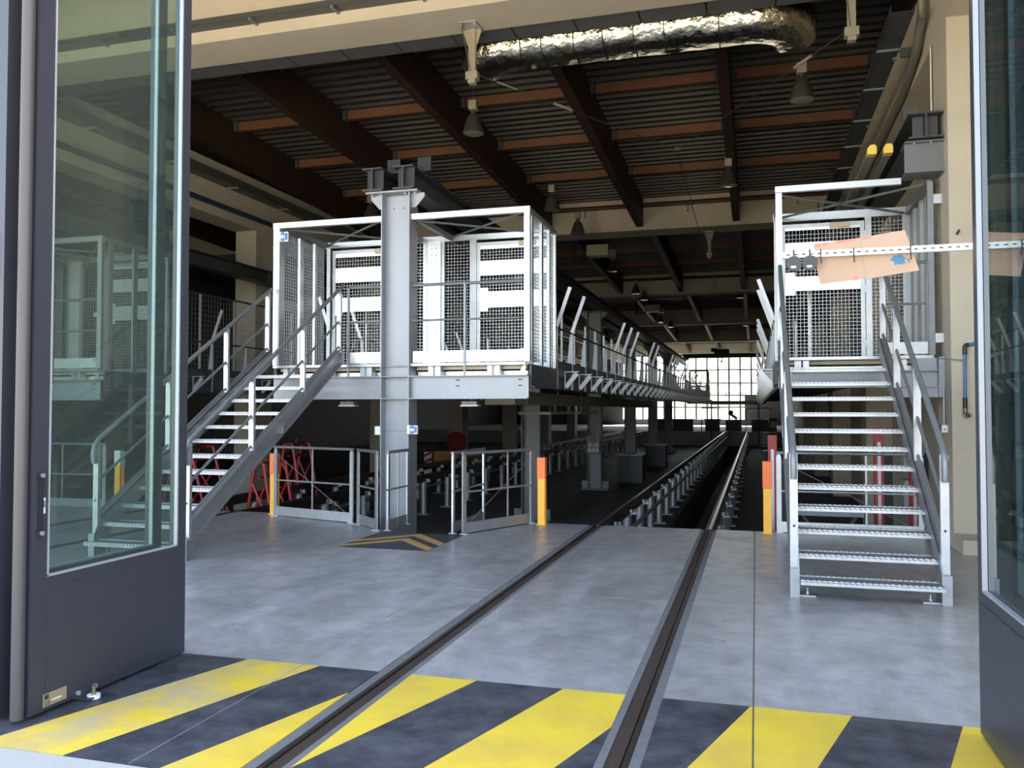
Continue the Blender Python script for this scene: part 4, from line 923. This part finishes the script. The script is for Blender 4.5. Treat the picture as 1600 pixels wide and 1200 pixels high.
# hose reel, trolley
t = thing('hose_reel','red hose reel on a concrete column of the left row','hose reel',(-12.2,33.6,.2))
MB().lathe([(.001,-.22),(.40,-.22),(.42,-.20),(.42,-.17),(.40,-.15),(.20,-.15),(.20,-.05),(.40,-.05),(.42,-.03),(.40,-.0),(.001,-.0)],(-12.15,33.69,.18),28,'y').build('drum', redp, t, True); MB().lathe([(.2,-.14),(.34,-.13),(.34,-.07),(.2,-.06)],(-12.15,33.69,.18),24,'y').build('hose', black, t, True); MB().disc((-12.15,33.45,.18),.06,.02,'y',12).build('hub', galvd, t)
t = thing('trolley','orange yellow trolley beside the left track','trolley',(-10.6,30,LOW))
MB().box(-11.6,-9.6,29.6,30.6,-.42,-.02).build('tub', mat('dull_orange_paint',(.45,.20,.04),.5), t)
for x in (-11.3,-9.9):
    for y in (29.8,30.4): MB().disc((x,y-.03,LOW+.12),.12,.06,'y',14).build('wheel', black, t); MB().box(x-.03,x+.03,y-.02,y+.02,LOW+.2,-.42).build('leg', dark, t)
t = thing('warning_board','red and white striped board leaning on the trolley','board',(-11.8,29.5,-.5)); MB().box(-11.95,-11.65,29.5,29.53,LOW,-.05).build('board', whitep, t)
for k in range(3): MB().prism([(-11.95,-.75+.25*k),(-11.65,-.60+.25*k),(-11.65,-.50+.25*k),(-11.95,-.65+.25*k)],'y',29.497,29.4995).build('red_stripe', redp, t)
# far end: cross bridge, crane, machine, steps
t = thing('cross_bridge','dark cross bridge joining the two walkways at the far end','bridge',(-1.3,57.2,1.87))
MB().box(-2.92,.25,57.01,58.2,1.85,2.10).build('deck', galvd, t)
for z in (2.6,3.15): MB().tube([(-2.9,57.05,z),(.25,57.05,z)],.03,6).build('rail', galvd, t, True)
for x in (-2.9,-1.85,-.8,.22): MB().box(x-.03,x+.03,57.02,57.08,2.10,3.15).build('post', galvd, t)
MB().box(-2.9,-2.8,57.8,57.9,LOW,1.85).build('support_leg', dark, t); MB().box(.13,.23,57.8,57.9,LOW,1.85).build('support_leg', dark, t)
t = thing('overhead_crane','red overhead crane beam in front of the far windows','crane',(-2,58.9,4.93))
MB().box(-4.8,2.05,58.8,59.1,5.03,5.33).build('girder', redd, t); MB().box(-4.85,-4.4,58.6,59.3,4.931,5.03).box(1.8,2.08,58.6,59.3,4.991,5.03).build('end_carriage', redd, t)
h = MB().box(-2.7,-1.7,58.7,59.2,5.33,5.62).box(-2.9,-2.5,58.75,59.15,5.45,5.7).build('hoist_trolley', black, t); MB().tube([(-2.2,58.75,5.3),(-2.2,58.75,4.8)],.04,6).disc((-2.2,58.75,4.72),.10,.1,'z',8).build('hook', dark, h)
def tube_frame(x0,x1,label):
    t = thing('buffer_stop', label, 'buffer stop', (x0,59.5,LOW), 'bent tube buffer stops at the rail ends'); MB().tube([(x0,59.5,LOW),(x0,59.5,1.45),(x0+(.1 if x1>x0 else -.1),59.5,1.6),(x1,59.5,1.62)],.03,8).build('upright', galvd, t, True); MB().tube([(x1,59.5,1.62),(x1,59.5,LOW)],.03,8).build('upright', galvd, t, True); return t
tube_frame(-1.75,-3.6,'left bent tube stop at the end of the rails'); tube_frame(-.65,.95,'right bent tube stop at the end of the rails')
t = thing('far_steps','low steel steps at the right end of the pit','stairs',(.8,50,LOW))
for k in range(6): MB().box(.32,1.12,50+.25*k,50.22+.25*k,LOW+.20*k+.12,LOW+.20*k+.16).build('tread', galv, t)
for x in (.28,1.12): MB().bar((x+.02,50,LOW+.08),(x+.02,51.5,LOW+1.28),.03,.2).build('stringer', dark, t)
t = thing('machine_tool','dark machine tool with a raised head in front of the far windows','machine',(-1.55,63,-.02))
MB().box(-2.1,-1.0,62.6,63.4,-.02,.75).build('bed', dark, t); MB().bar((-1.9,63,1.3),(-1.3,63,.85),.25,.2).build('arm', galvd, t); MB().lathe([(.001,-.2),(.14,-.18),(.20,0),(.14,.15),(.001,.17)],(-1.75,63,1.30),12).build('head', black, t, True); MB().box(-1.5,-.9,62.7,63.3,.75,.80).build('table', galvd, t)
t = thing('drum_stand','pale drum on a dark stand near the far windows at the right','drum',(.95,52,LOW)); MB().box(.72,1.18,52.3,52.8,LOW,.45).build('stand', dark, t); MB().lathe([(.001,.45),(.22,.45),(.24,.55),(.24,.85),(.001,.85)],(.95,52.55,0),18).build('drum', mat('pale_yellow_drum',(.6,.55,.3),.5), t, True); MB().lathe([(.245,.84),(.22,.98),(.12,1.03),(.001,1.04)],(.95,52.55,0),18).build('lid', mat('dark_green_lid',(.05,.10,.06),.5), t, True)
for x0,x1,y,lab in ((-7.5,-4.2,61,'long dark workbench left of the rail ends'),(-.4,1.2,61.5,'dark workbench right of the rail ends'),(-3.6,-2.4,62,'small dark workbench behind the left tube stop')):
    t = thing('workbench', lab, 'workbench', (x0,y,-.02), 'workbenches at the far end'); MB().box(x0,x1,y,y+.7,.80,.86).build('top', galvd, t); MB().box(x0+.1,x1-.1,y+.1,y+.65,-.02,.80).build('cabinet', dark, t)
# white walkway gate at the far end of the left walkway
t = thing('walkway_gate','pale tube gate at the far end of the left walkway','gate',(-3.6,57.0,2.1)); MB().box(-4.4,-2.94,56.92,58.2,1.9,2.10).build('landing', galvd, t); MB().tube([(-4.2,57.0,2.1),(-4.2,57.0,4.0),(-4.1,57.0,4.1),(-3.1,57.0,4.1),(-3.0,57.0,4.0),(-3.0,57.0,2.1)],.07,8).build('frame', galv, t, True); MB().box(-4.2,-3.0,56.97,57.03,3.0,3.12).build('crossbar', galv, t)
